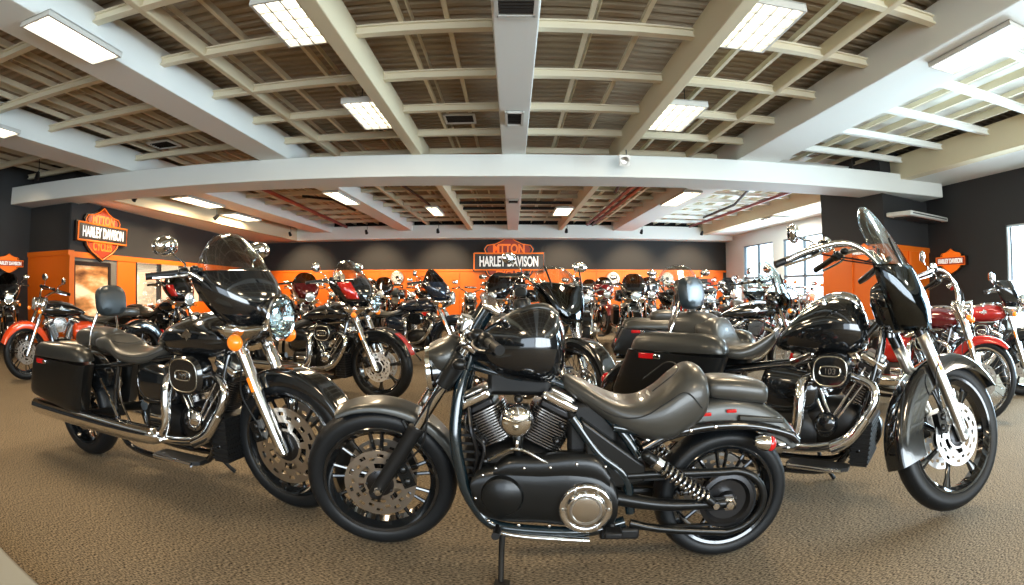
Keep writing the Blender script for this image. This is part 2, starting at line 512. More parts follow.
def mirror(b, base, head, bar, shell='chrome', r=(.018, .075, .05), tilt=0):
    st = MB(); p0, p1 = Vector(base), Vector(head)
    st.tube([p0, p0 + Vector((0, 0, .03)), (p0 + p1) / 2 + Vector((-.01, 0, .01)), p1], .0055, n=b.n(8), sm=3)
    m = b.add('mirror', st, shell, bar)
    h = MB(); h.ell(p1, r, b.n(20), b.n(12), Matrix.Rotation(math.radians(tilt), 3, 'Z'))
    b.add('mirror_head', h, shell, m)
    g = MB(); q = p1 + Matrix.Rotation(math.radians(tilt), 3, 'Z') @ Vector((-r[0] * .9, 0, 0))
    g.ell(q, (.004, r[1] * .86, r[2] * .84), b.n(20), b.n(10), Matrix.Rotation(math.radians(tilt), 3, 'Z'))
    b.add('mirror_glass', g, 'chrome', m)

def fork_leg(b, top, bot, y, slider='chrome', tube='chrome', frac=.45, r=.021, rs=.030, reflector=True, sleeve=None, side=1):
    T, B = Vector(top), Vector(bot); T.y = B.y = y
    d = (B - T); mid = T + d * frac
    m = MB(); m.tube([T, mid + d * .02], r, n=b.n(16), sm=0)
    leg = b.add('fork_leg', m, tube)
    s = MB(); s.tube([mid, mid + d * .01, mid + d * .1, B - d * .02, B + d * .045, B + d * .06], [rs * .9, rs * 1.08, rs, rs, rs * .9, rs * .5], n=b.n(18), sm=0)
    so = b.add('slider', s, slider, leg)
    if sleeve:
        v = MB(); v.tube([T + d * .02, T + d * .03, mid + d * .01], [r * 1.5, rs * 1.12, rs * 1.12], n=b.n(18), sm=0)
        b.add('fork_sleeve', v, sleeve, leg)
    if reflector:
        q = MB(); sg = 1 if y > 0 else -1; c = T + d * (frac + .22); dn = d.normalized(); fx = Vector((dn.z, 0, -dn.x))
        q.ring_loft([[c + dn * (u * .038) + fx * (v * .011) + Vector((0, sg * (rs * .9 + w), 0)) for u, v in ((-1, -1), (1, -1), (1, 1), (-1, 1))] for w in (0, .008)])
        b.add('reflector', q, 'amber', leg, bev=.003)
    return leg

def saddlebag(b, side, x0, x1, z0, z1, y0, y1, body='satin_black', lid='satin_grey', lights=True, tip=.10, latch=True):
    """hard bag: body loft that tapers down and back, lid, reflector"""
    yc = side * (y0 + y1) / 2; w = (y1 - y0) / 2; H = z1 - z0; n = b.n(24)
    def zr(z, xa, xb, ww, e=4.5):
        out = []
        for k in range(n):
            a = 2 * PI * k / n; c, s = math.cos(a), math.sin(a)
            out.append(((xa + xb) / 2 + (xb - xa) / 2 * math.copysign(abs(c) ** (2 / e), c), yc + ww * math.copysign(abs(s) ** (2 / e), s), z))
        return out
    mb = MB()
    rings = []
    for t, dx0, dx1, ww in ((0, .02, -.14, .80), (.03, 0, -.11, .90), (.12, -.01, -.09, .95), (.5, 0, -.04, 1), (.74, .01, .0, 1)):
        z = z0 + H * t
        r = zr(z, x0 - tip * (1 - t) + dx0, x1 + dx1, w * ww)
        rings.append([(x, y, zz - (x - x0) * .10 * (1 - t)) for x, y, zz in r])
    mb.ring_loft(rings)
    bag = b.add('saddlebag', mb, body)
    l = MB(); rings = []
    for t, k, ww in ((.75, 0, 1.03), (.78, 0, 1.05), (.86, .012, 1.0), (.93, .035, .90), (.975, .07, .72), (1.0, .13, .45)):
        rings.append(zr(z0 + H * t, x0 + k * .9, x1 - k, w * ww))
    l.ring_loft(rings)
    b.add('lid', l, lid, bag)
    if lights:
        q = MB(); q.box((x0 + .13, side * (y1 + .004), z0 + H * .67), (.10, .012, .032)); b.add('reflector', q, 'red_lens', bag, bev=.004)
    if latch:
        q = MB(); q.box((x0 + .20, side * (y1 + .006), z0 + H * .67), (.045, .014, .026)); b.add('latch', q, 'chrome', bag, bev=.004)
    return bag

def uscreen(levels, K=16, p=.8):
    """open shield swept round a U in plan: levels (z, x_centre, x_side, half_width)"""
    rows = []
    for z, xc, xs, w in levels:
        rows.append([(xs + (xc - xs) * math.cos(u * PI / 2) ** p if abs(u) < 1 else xs, w * math.sin(u * PI / 2) if abs(u) < 1 else w * u, z) for u in [-1 + 2 * k / K for k in range(K + 1)]])
    return rows

def emblem_wing(b, c, side, s, parent, m='badge'):
    mb = MB(); cx, cy, cz = c
    out = [(-1, .10), (-.55, .02), (-.25, .20), (0, .42), (.25, .20), (.55, .02), (1, .10), (.45, -.16), (.15, -.12), (0, -.34), (-.15, -.12), (-.45, -.16)]
    mb.prism(out, lambda u, v, d: (cx + u * s, cy + side * d - side * .012 * abs(u), cz + v * s), 0, .006)
    return b.add('emblem', mb, m, parent)

def cruiser(name, label, loc, rz, P=None, lod=1.0, group=None):
    """touring softail seen from its right side"""
    D = dict(L=1.84, rf=.36, rr=.33, wf=.13, wr=.17, head=(1.54, 1.02), steer=0, paint='gloss_black', bag='satin_black', lid='satin_grey', fairing='bat', bags=True, backrest=True,
             bars='low', rim='gloss_black', rimR=.27, fwheel=('blade', 9), disc='steel_disc', fork='chrome', seat='leather', shift=0, tankh=1.0, mirrors=True, signals=True, accent=None,
             ffa=(20, 168), tour=False, skirt=.08, emblem=True, screen=True, side_ac='oval', seatrise=0, discr=.15, ffdepth=None, nac='chrome', barsteer=None, tankl=1.0, seat_ab=(0, 1), seatz=0, bagbox=(-.30, .38, .42, .80), barback=0, mz=.135, rpaint=None, bx=.34, acz=0, cam=None, mirr=(.026, .078, .050), big=False)
    D.update(P or {})
    p = type('P', (), D); b = Bike(name, label, loc, rz, lod, group=group); L = p.L
    hx, hz = p.head; fk = Vector((hx - L, 0, hz - p.rf)).normalized()
    k = p.tankh
    # ---- rear wheel, swingarm, fender
    wheel(b, 'rear_wheel', (0, p.rr), p.rr, p.wr, p.fwheel, disc=(-1,), rim=p.rim, rimR=p.rr * .70, disc_m=p.disc, disc_r=.14)
    sw = MB()
    for y in (-.115, .115): sw.tube([(0, y, p.rr), (.25, y, p.rr + .02), (.55, y * .9, .40)], [.022, .026, .032], n=b.n(12), sm=3)
    sw.tube([(0, -.13, p.rr), (0, .13, p.rr)], .016, n=10, sm=0)
    b.add('swingarm', sw, 'satin_black')
    fender(b, 'rear_fender', (0, p.rr), p.rr + .075, .115, 30, 172, p.rpaint or p.paint, depth=(.10, .16, .10), n=26)
    tl = MB(); a = math.radians(150); tx, tz = math.cos(a) * (p.rr + .09), p.rr + math.sin(a) * (p.rr + .09)
    tl.ell((tx, 0, tz), (.035, .06, .04), b.n(14), b.n(10)); b.add('tail_light', tl, 'red_lens')
    # ---- frame
    fr = MB()
    for s in (-1, 1):
        fr.tube([(hx - .03, s * .03, hz - .12), (hx - .05, s * .08, .78), (hx - .12, s * .12, .45), (hx - .22, s * .12, .22), (1.0, s * .13, .17), (.60, s * .13, .20), (.50, s * .12, .42), (.55, s * .10, .70)], .019, n=b.n(12), sm=5)
        fr.tube([(hx - .02, s * .02, hz - .08), (1.2, s * .06, .80), (.75, s * .09, .72), (.35, s * .12, .66), (.05, s * .13, .62)], .018, n=b.n(12), sm=4)
    fr.tube([(hx + .0, 0, hz - .20), (hx - .02, 0, hz + .02)], .034, n=b.n(14), sm=0)
    b.add('frame', fr, 'gloss_black')
    # ---- engine and around
    ex = 1.27 + p.shift
    e = vtwin(b, ex, .46 + p.acz, -1, h=.33, tilt=25, off=.075, fx=.085)
    b.T = None
    if lod >= .8:
        cc = MB(); cc.lathe([(0, .155), (.045, .150), (.062, .140), (.070, .120), (.072, .06)], (ex - .03, 0, .44), (0, -1, 0), 28)
        cam_c = b.add('cam_cover', cc, p.cam or 'chrome', e)
        cr = MB()
        for i in range(12):
            an = 2 * PI * i / 12; cr.ell((ex - .03 + math.cos(an) * .055, -.150, .44 + math.sin(an) * .055), (.005, .005, .005), 6, 5)
        b.add('bolt', cr, 'dark_metal', cam_c)
        of = MB(); of.tube([(ex + .13, -.12, .32), (ex + .20, -.14, .32)], .038, n=18, sm=0); b.add('oil_filter', of, 'gloss_black', e, bev=.005)
        gb = MB(); gb.ring_loft([sring(x, w, z0, z1, 20, 3) for x, w, z0, z1 in dense([(.78, .06, .34, .44), (.82, .12, .28, .50), (.98, .135, .26, .52), (1.10, .11, .28, .46)], 3)])
        g = b.add('gearbox', gb, 'wrinkle_black')
        gc = MB(); gc.box((.95, -.150, .39), (.13, .03, .10)); b.add('side_cover', gc, 'chrome', g, bev=.016, seg=3)
        gl = MB(); gl.box((.95, -.168, .40), (.10, .012, .012)); gl.box((.95, -.168, .37), (.10, .012, .012)); b.add('cover_rib', gl, 'dark_metal', g)
        rd = MB()
        for i in range(9): rd.box((1.46 + p.shift, 0, .26 + i * .025), (.115, .355, .008))
        rd.box((1.46 + p.shift, 0, .36), (.10, .34, .24)); b.add('oil_cooler', rd, 'matte_black')
    # oil tank / side cover under the seat
    ot = MB(); ot.ring_loft([sring(x, w, z0, z1, b.n(20), 3.2) for x, w, z0, z1 in dense([(.74, .10, .50, .68), (.78, .145, .47, .73), (.92, .155, .46, .74), (1.06, .14, .49, .72), (1.10, .09, .53, .68)], 3)])
    b.add('oil_tank', ot, 'gloss_black' if p.paint == 'gloss_black' else p.paint)
    # air cleaner
    an = MB(); ax, az = ex - .01, .695 + p.acz
    if p.side_ac == 'oval':
        kc = 1.16 if p.big else 1; pts = [(kc * .116 * math.copysign(abs(math.cos(t)) ** .75, math.cos(t)), kc * .094 * math.copysign(abs(math.sin(t)) ** .75, math.sin(t))) for t in [2 * PI * i / b.n(32) for i in range(b.n(32))]]
        an.prism(pts, lambda u, v, d: (ax + u, -d, az + v), .08, .215, .14, .020)
    else:
        an.lathe([(0, .22), (.07, .216), (.10, .20), (.112, .17), (.11, .08)], (ax, 0, az), (0, -1, 0), b.n(32))
        pts = [(.112 * math.cos(t), .112 * math.sin(t)) for t in [2 * PI * i / b.n(32) for i in range(b.n(32))]]
    ac = b.add('air_cleaner', an, 'gloss_black' if p.side_ac == 'oval' else 'chrome')
    if lod >= .8:
        rg = MB(); rg.tube([(ax + u * .80, -.214, az + v * .80) for u, v in pts[::2]], .0045, n=8, sm=2, closed=True); b.add('trim_ring', rg, 'badge', ac)
        bd = MB(); q = [(.058 * math.copysign(abs(math.cos(t)) ** .6, math.cos(t)), .026 * math.copysign(abs(math.sin(t)) ** .6, math.sin(t))) for t in [2 * PI * i / 20 for i in range(20)]]
        bd.tube([(ax + u, -.218, az + v) for u, v in q], .004, n=6, sm=1, closed=True)
        b.add("badge", bd, 'badge', ac)
        Mx = Matrix.Translation((ax, -.219, az)) @ Matrix.Rotation(PI / 2, 4, 'X')
        text_mesh('lettering', '103', .042, 'badge', ac, Mx, .002, 1.1)
    # ---- exhausts (right side)
    z_m = .335
    ep = MB()
    ep.tube([(ex + .10, -.10, .70), (ex + .22, -.14, .66), (ex + .235, -.17, .56), (ex + .12, -.19, .40), (ex - .02, -.20, .335), (.95, -.20, .315)], .026, n=b.n(16), sm=6)
    ep.tube([(ex - .12, -.10, .68), (ex - .17, -.16, .66), (ex - .175, -.20, .58), (ex - .175, -.215, .43), (ex - .22, -.225, .36), (ex - .33, -.225, .34)], .034, n=b.n(16), sm=6)
    b.add('exhaust_pipe', ep, 'chrome')
    mf = MB(); mf.tube([(ex - .22, -.235, z_m + .01), (ex - .28, -.24, z_m), (ex - .55, -.245, z_m - .005), (-.30, -.26, z_m - .0), (-.345, -.262, z_m + .002)], [.036, .052, .058, .056, .050], n=b.n(20), sm=3)
    b.add('muffler', mf, 'chrome')
    mo = MB(); mo.tube([(-.20, -.262, z_m), (-.348, -.264, z_m + .002)], .040, n=b.n(16), sm=0)
    mf2 = MB(); mf2.tube([(ex - .22, .235, z_m + .01), (ex - .5, .245, z_m - .01), (-.35, .26, z_m)], [.03, .048, .044], n=b.n(16), sm=2)
    b.add('muffler', mf2, 'chrome')
    if lod >= .8:
        hs = MB(); hs.tube([(ex + .205, -.175, .50), (ex + .13, -.195, .39), (ex + .03, -.21, .335)], .034, n=16, sm=5); b.add('heat_shield', hs, 'chrome')
    # primary on the left
    pc = MB(); pc.ring_loft([[(x, y, z) for (_, x, z) in []] or sring(x, .05, z0, z1, b.n(18), 3, .15) for x, z0, z1 in dense([(.76, .30, .42), (.80, .24, .48), (1.05, .22, .49), (1.30, .22, .50), (1.42, .28, .45), (1.45, .33, .40)], 3)])
    b.add('primary_cover', pc, 'brushed' if p.fork == 'chrome' else 'satin_black')
    # floorboards
    for s in (-1, 1):
        fb = MB(); fb.prism([(ex - .02 + u, v) for u, v in ((-.16, -.05), (-.13, -.065), (.14, -.065), (.18, -.03), (.18, .03), (.14, .055), (-.16, .05))], lambda u, v, d, s=s: (u, s * .29 + v, d), .255, .275)
        f = b.add('floorboard', fb, 'matte_black')
        ft = MB(); ft.tube([(ex - .17, s * .352, .262), (ex + .13, s * .360, .262)], .012, n=b.n(10), sm=0); b.add('board_trim', ft, 'chrome', f)
    # ---- fuel tank (sections from rear to nose)
    zt = lambda z: .84 + (z - .84) * k
    tk = MB(); x0 = p.shift + .92; tl_ = p.tankl; kb = .02 if p.big else 0
    secs = [(x0 - .03 * tl_, .045, .83, .86), (x0, .075, .815, zt(.875)), (x0 + .10 * tl_, .115 + kb, .795 - kb, zt(.925 + kb)), (x0 + .24 * tl_, .150 + kb, .785 - kb, zt(.965 + kb)), (x0 + .40 * tl_, .168 + kb, .785 - kb, zt(.992 + kb)), (x0 + .53 * tl_, .160 + kb, .80 - kb, zt(.985 + kb)), (x0 + .62 * tl_, .125 + kb, .83 - kb, zt(.955 + kb)), (x0 + .66 * tl_, .06, .86, zt(.915))]
    tk.ring_loft([sring(x, w, z0, z1, b.n(28), 2.25) for x, w, z0, z1 in dense(secs, 4 if lod >= .8 else 2)])
    tank = b.add('fuel_tank', tk, p.accent or p.paint)
    if lod >= .5:
        cs = MB(); cs.ring_loft([sring(x, w, z0, z1, b.n(16), 2.6) for x, w, z0, z1 in dense([(x0 + .12 * tl_, .015, zt(.92 + kb), zt(.935 + kb)), (x0 + .20 * tl_, .035, zt(.94 + kb), zt(.970 + kb)), (x0 + .40 * tl_, .050, zt(.965 + kb), zt(1.008 + kb)), (x0 + .56 * tl_, .045, zt(.955 + kb), zt(.998 + kb)), (x0 + .62 * tl_, .02, zt(.94 + kb), zt(.955 + kb))], 3)])
        b.add('console', cs, 'chrome', tank)
        fc = MB(); fc.lathe([(0, .03), (.026, .028), (.034, .018), (.036, 0)], (x0 + .33 * tl_, -.075, zt(.972 + kb)), (0, -.25, 1), b.n(20)); b.add('filler_cap', fc, 'chrome', tank)
    if p.emblem and lod >= .5:
        for s in (-1, 1): emblem_wing(b, (x0 + .36, s * (.164 + kb), .905), s, .085, tank)
    # ---- seat
    st = MB(); sx = p.shift; q = p.seatrise
    secs = [(sx + .30, .10, .80 + q, .845 + q), (sx + .34, .135, .755 + q * .7, .865 + q), (sx + .46, .150, .735, .872 + q), (sx + .52, .160, .725, .850 + q), (sx + .60, .175, .71, .805), (sx + .72, .170, .70, .788), (sx + .84, .130, .71, .800), (sx + .96, .075, .765, .845), (sx + 1.02, .04, .82, .87)]
    st.ring_loft([sring(x, w, z0, z1, b.n(26), 2.6) for x, w, z0, z1 in dense([(p.seat_ab[0] + p.seat_ab[1] * x, w, z0 + p.seatz, z1 + p.seatz) for x, w, z0, z1 in secs], 5 if lod >= .8 else 2)])
    seat = b.add('seat', st, p.seat)
    pl = MB(); pl.ring_loft([sring(x, w, z0, z1, b.n(24), 3.0) for x, w, z0, z1 in dense([(p.seat_ab[0] + p.seat_ab[1] * x, w, z0 + p.seatz, z1 + p.seatz) for x, w, z0, z1 in [(sx + .02, .08, .80, .845 + q), (sx + .05, .105, .775, .885 + q), (sx + .18, .12, .77, .905 + q), (sx + .34, .125, .77, .898 + q), (sx + .42, .11, .78, .875 + q), (sx + .44, .08, .80, .855 + q)]], 3)])
    b.add('pillion_pad', pl, p.seat, seat)
    if lod >= .8 and not p.seatz:
        sm_ = MB(); sm_.tube([(sx + .50, -.150, .80), (sx + .60, -.178, .775), (sx + .74, -.172, .755), (sx + .86, -.128, .762), (sx + .97, -.075, .805)], .0028, n=6, sm=5)
        sm_.tube([(sx + .53, -.135, .835), (sx + .58, -.100, .825), (sx + .60, 0, .818), (sx + .58, .100, .825), (sx + .53, .135, .835)], .0025, n=6, sm=5)
        b.add('piping', sm_, 'seam', seat)
    # ---- sissy bar and backrest
    if p.backrest:
        sb = MB(); bx = p.bx
        for s in (-1, 1): sb.tube([(bx - .10, s * .13, .60), (bx - .07, s * .13, .85), (bx - .04, s * .09, .98), (bx - .035, s * .05, 1.07)], .010, n=b.n(10), sm=4)
        s_o = b.add('sissy_bar', sb, 'chrome')
        bp = MB(); rows = [sring(0, w, -h, h, b.n(26), 3.2) for w, h in ((.08, .05), (.118, .085), (.130, .098), (.130, .098), (.118, .085), (.08, .05))]
        R_ = Matrix.Rotation(math.radians(-8), 4, 'Y')
        rings = []
        for rr_, off in zip(rows, (-.035, -.026, -.012, .022, .040, .050)):
            rings.append([tuple(Matrix.Translation((bx + .01, 0, 1.075 + q * .8)) @ R_ @ Vector((off, y, z))) for _, y, z in rr_])
        bp.ring_loft(rings); b.add('backrest', bp, 'vinyl_blue', s_o)
    if p.bags:
        for s in (-1, 1): saddlebag(b, s, *p.bagbox, .155, .315, p.bag, p.lid, tip=.13)
    if p.tour:
        tp = MB(); tp.ring_loft([sring(x, w, z0, z1, b.n(24), 4) for x, w, z0, z1 in dense([(-.34, .18, .88, 1.05), (-.30, .24, .86, 1.10), (-.10, .26, .85, 1.13), (.10, .24, .86, 1.12), (.15, .19, .88, 1.08)], 3)])
        b.add('luggage_box', tp, p.paint)
        t2 = MB(); t2.box((-.345, 0, .96), (.02, .30, .05)); b.add('tail_light', t2, 'red_lens', bev=.006)
    if lod >= .8:   # bag rail, shock, kickstand
        br = MB(); br.tube([(.45, -.20, .60), (.56, -.22, .50), (.64, -.23, .40)], .009, n=8, sm=4); br.tube([(.60, -.14, .62), (.62, -.17, .50), (.74, -.20, .36)], .008, n=8, sm=4); b.add('bag_guard', br, 'chrome')
    ks = MB(); ks.tube([(1.05, .17, .22), (1.10, .24, .10), (1.16, .30, .008)], [.012, .010, .014], n=b.n(8), sm=2); b.add('kickstand', ks, 'matte_black')
    # ================= front assembly (steered)
    b.steer((hx, 0, hz), p.steer, fk)
    wheel(b, 'front_wheel', (L, p.rf), p.rf, p.wf, p.fwheel, disc=(-1, 1), rim=p.rim, rimR=p.rimR, disc_m=p.disc, disc_r=p.discr)
    for y in (-.115, .115):
        if lod >= .8:
            fork_leg(b, (hx, y, hz), (L, y, p.rf), y, slider='chrome' if p.fork == 'chrome' else p.fork, tube='chrome', frac=.30, r=.024, rs=.033, sleeve=p.fork if p.fork == 'chrome' else 'gloss_black')
        else:
            fork_leg(b, (hx, y, hz), (L, y, p.rf), y, slider='chrome' if p.fork == 'chrome' else p.fork, tube='chrome', frac=.35, r=.026, rs=.032)
    axl = MB(); axl.tube([(L, -.15, p.rf), (L, .15, p.rf)], .014, n=10, sm=0); b.add('front_axle', axl, 'chrome')
    if lod >= .8:
        for s in (-1, 1):
            cp = MB(); A = math.radians(160); rc = p.discr * .9; cp.box((L + math.cos(A) * rc, s * .080, p.rf + math.sin(A) * rc), (.055, .05, .11), Matrix.Rotation(-.35, 3, 'Y')); 
            for i in (-1, 1): cp.ell((L + math.cos(A) * rc, s * .108, p.rf + math.sin(A) * rc + i * .028), (.02, .01, .02), 10, 8)
            b.add('brake_caliper', cp, 'satin_black', bev=.008)
        hose = MB(); hose.tube([(L - .15, -.105, p.rf + .10), (L - .22, -.14, p.rf + .26), (L - .20, -.15, p.rf + .42), (hx + .02, -.12, hz - .04)], .0045, n=6, sm=6); b.add('brake_hose', hose, 'matte_black')
    fender(b, 'front_fender', (L, p.rf), p.rf + .040, .090 if p.wf < .14 else .10, p.ffa[0], p.ffa[1], p.paint, depth=p.ffdepth or (.03, p.skirt + .03, p.skirt), n=30)
    if p.accent2 if hasattr(p, 'accent2') else False:
        fender(b, 'fender_stripe', (L, p.rf), p.rf + .043, .050, p.ffa[0], p.ffa[0] + 40, p.accent2, depth=(.01, .01), n=14)
    # yokes
    ty = MB()
    for dz, dx in ((0, 0), (-.17, 0)):
        c = Vector((hx, 0, hz)) + fk * (-dz)
        ty.box(c, (.07, .29, .030), Matrix.Rotation(math.atan2(-fk.x, -fk.z), 3, 'Y'))
    b.add('triple_clamp', ty, 'chrome' if p.fork == 'chrome' else 'satin_black', bev=.010)
    hl = (hx + .24, 0, hz - .015); bat = p.fairing == 'bat'
    if p.nac == 'chrome' and bat:
        nc = MB(); rows = uscreen([(hz - .185, hx + .09, hx + .03, .10), (hz - .150, hx + .16, hx + .03, .155), (hz - .105, hx + .235, hx + .01, .215), (hz - .070, hx + .26, hx - .01, .235), (hz - .048, hx + .25, hx - .02, .235)], 14)
        nc.grid(rows); b.add('nacelle', nc, 'chrome', solid=.006)
    if bat:
        lv = [(hz - .055, hx + .165, hx + .03, .13), (hz - .025, hx + .19, hx + .0, .175), (hz + .03, hx + .215, hx - .04, .215), (hz + .09, hx + .205, hx - .08, .245), (hz + .15, hx + .175, hx - .12, .26), (hz + .20, hx + .135, hx - .145, .255), (hz + .225, hx + .115, hx - .145, .245)]
        fa = MB(); fa.grid(uscreen(dense(lv, 3), 24, .75)); fo = b.add('fairing', fa, p.fair if hasattr(p, 'fair') else p.paint, solid=.008)
        if p.accent2 if hasattr(p, 'accent2') else False:
            for s in (-1, 1):
                fl = MB(); rows = []
                for z, xc, xs, w in dense(lv[2:6], 3):
                    row = []
                    for u in [s * (.50 + .35 * i / 4) for i in range(5)]:
                        row.append((xs + (xc - xs) * math.cos(u * PI / 2) ** .75 + .006, (w + .006) * math.sin(u * PI / 2), z))
                    rows.append(row)
                fl.grid(rows); b.add('fairing_stripe', fl, p.accent2, fo, solid=.003)
        if p.screen:
            ws = MB(); ws.grid(uscreen(dense([(hz + .21, hx + .125, hx - .13, .235), (hz + .29, hx + .06, hx - .12, .215), (hz + .36, hx - .005, hx - .11, .17), (hz + .405, hx - .05, hx - .105, .11), (hz + .42, hx - .065, hx - .10, .05)], 3), 20, .75))
            b.add('windshield', ws, 'clear_shield' if lod >= .8 else 'smoke_shield', fo, solid=.004)
        lens_round(b, 'headlight', (hl[0] + .02, 0, hl[2]), (1, 0, -.05), .118 if lod >= .9 else .098, 'chrome', 'reflector_glass', depth=.09)
        if lod >= .8:
            dash = MB(); dash.ring_loft([sring(x, w, z0, z1, 20, 3) for x, w, z0, z1 in ((hx - .06, .16, hz + .10, hz + .21), (hx + .06, .20, hz + .07, hz + .24))]); b.add('dashboard', dash, 'matte_black')
    elif p.fairing == 'shield':
        if p.barsteer is not None: b.steer((hx, 0, hz), p.barsteer, fk)
        # tall detachable windshield, smoked below
        x_, z_ = hx, hz
        lvl = p.levels
        ws = MB(); ws.grid(uscreen(dense(lvl, 3), 24, .75)); wo = b.add('windshield', ws, 'clear_shield', solid=.005)
        lw = MB(); lw.grid(uscreen(dense(p.lower, 3), 22, .75)); b.add('lower_shield', lw, 'smoke_shield', wo, solid=.006)
        brk = MB()
        for s in (-1, 1):
            brk.tube([(hx + .05, s * .13, hz - .02), (hx + .10, s * .16, hz + .12), (hx + .02, s * .19, hz + .30)], .008, n=b.n(8), sm=3)
        b.add('shield_bracket', brk, 'satin_black')
        lens_round(b, 'headlight', (hx + .15, 0, hz - .08), (1, 0, 0), .085, 'gloss_black' if p.nac != 'chrome' else 'chrome', 'reflector_glass', depth=.10)
        if p.nac != 'chrome':
            cw = MB(); cw.ring_loft([sring(x, w, z0, z1, b.n(22), 2.6) for x, w, z0, z1 in dense([(hx - .10, .10, hz - .05, hz + .06), (hx - .04, .15, hz - .16, hz + .10), (hx + .06, .15, hz - .18, hz + .10), (hx + .10, .12, hz - .16, hz + .04)], 3)]); b.add('nacelle', cw, 'gloss_black')
    else:
        lens_round(b, 'headlight', (hx + .14, 0, hz - .05), (1, 0, 0), .088, 'chrome', 'reflector_glass', depth=.12)
        nc = MB(); nc.ring_loft([sring(x, w, z0, z1, b.n(20), 2.6) for x, w, z0, z1 in dense([(hx - .06, .08, hz - .10, hz + .03), (hx, .14, hz - .17, hz + .03), (hx + .06, .14, hz - .17, hz + .03), (hx + .08, .11, hz - .14, hz + .0)], 2)]); b.add('nacelle', nc, 'chrome')
    # handlebars
    if p.barsteer is not None: b.steer((hx, 0, hz), p.barsteer, fk)
    if p.bars == 'low':
        pts = [(-.42, hx - .26, hz + .205), (-.36, hx - .22, hz + .215), (-.29, hx - .12, hz + .215), (-.22, hx - .04, hz + .14), (-.14, hx - .01, hz + .05), (-.08, hx, hz + .02)]
        gi, go = (hx - .17, .33, hz + .215), (hx - .29, .46, hz + .200)
    elif p.bars == 'ape':
        pts = [(-.42, hx - .38 - p.barback, hz + .185), (-.35, hx - .28 - p.barback, hz + .235), (-.26, hx - .16 - p.barback * .6, hz + .275), (-.20, hx - .07 - p.barback * .3, hz + .23), (-.16, hx - .01, hz + .12), (-.09, hx + .0, hz + .02)]
        gi, go = (hx - .28 - p.barback, .33, hz + .232), (hx - .43 - p.barback, .44, hz + .165)
    else:
        pts = [(-.42, hx - .22, hz + .10), (-.34, hx - .14, hz + .13), (-.24, hx - .06, hz + .11), (-.12, hx, hz + .05), (-.08, hx, hz + .02)]
        gi, go = (hx - .14, .32, hz + .13), (hx - .26, .44, hz + .10)
    full = [(x, y, z) for y, x, z in pts] + [(x, -y, z) for y, x, z in pts[::-1]]
    hb = MB(); hb.tube(full, .0145, n=b.n(14), sm=5); bar = b.add('handlebar', hb, 'chrome' if p.fork == 'chrome' or p.bars == 'ape' else 'satin_black')
    for s in (-1, 1):
        bar_controls(b, (gi[0], s * gi[1], gi[2]), (go[0], s * go[1], go[2]), bar, s, lever=True)
        if p.mirrors and lod >= .4:
            mirror(b, (gi[0] + .01, s * (gi[1] - .04), gi[2] + .02), (gi[0] - .03 - p.barback * .3, s * (gi[1] + .06), gi[2] + p.mz), bar, 'chrome', r=p.mirr, tilt=-s * 12)
        if p.signals:
            sg = MB(); sx_, sy_, sz_ = hx + .14, s * .235, hz - .125
            sg.tube([(hx + .05, s * .12, hz - .12), (sx_ - .02, sy_ - s * .03, sz_)], .010, n=b.n(8), sm=0)
            so = b.add('turn_signal', sg, 'chrome'); kk = 1 if lod >= .9 else .68; ln = MB(); ln.ell((sx_, sy_, sz_), (.045 * kk, .036 * kk, .042 * kk), b.n(18), b.n(12)); b.add('signal_lens', ln, 'amber', so)
    if lod >= .8:
        cb = MB()
        for s in (-1, 1):
            cb.tube([(gi[0] + .04, s * gi[1] * .85, gi[2] - .01), (hx - .02, s * .28, hz + .16), (hx + .05, s * .14, hz + .02), (hx - .02, s * .09, hz - .14)], .0045, n=6, sm=6)
        b.add('cable', cb, 'matte_black')
    b.straight()
    return b

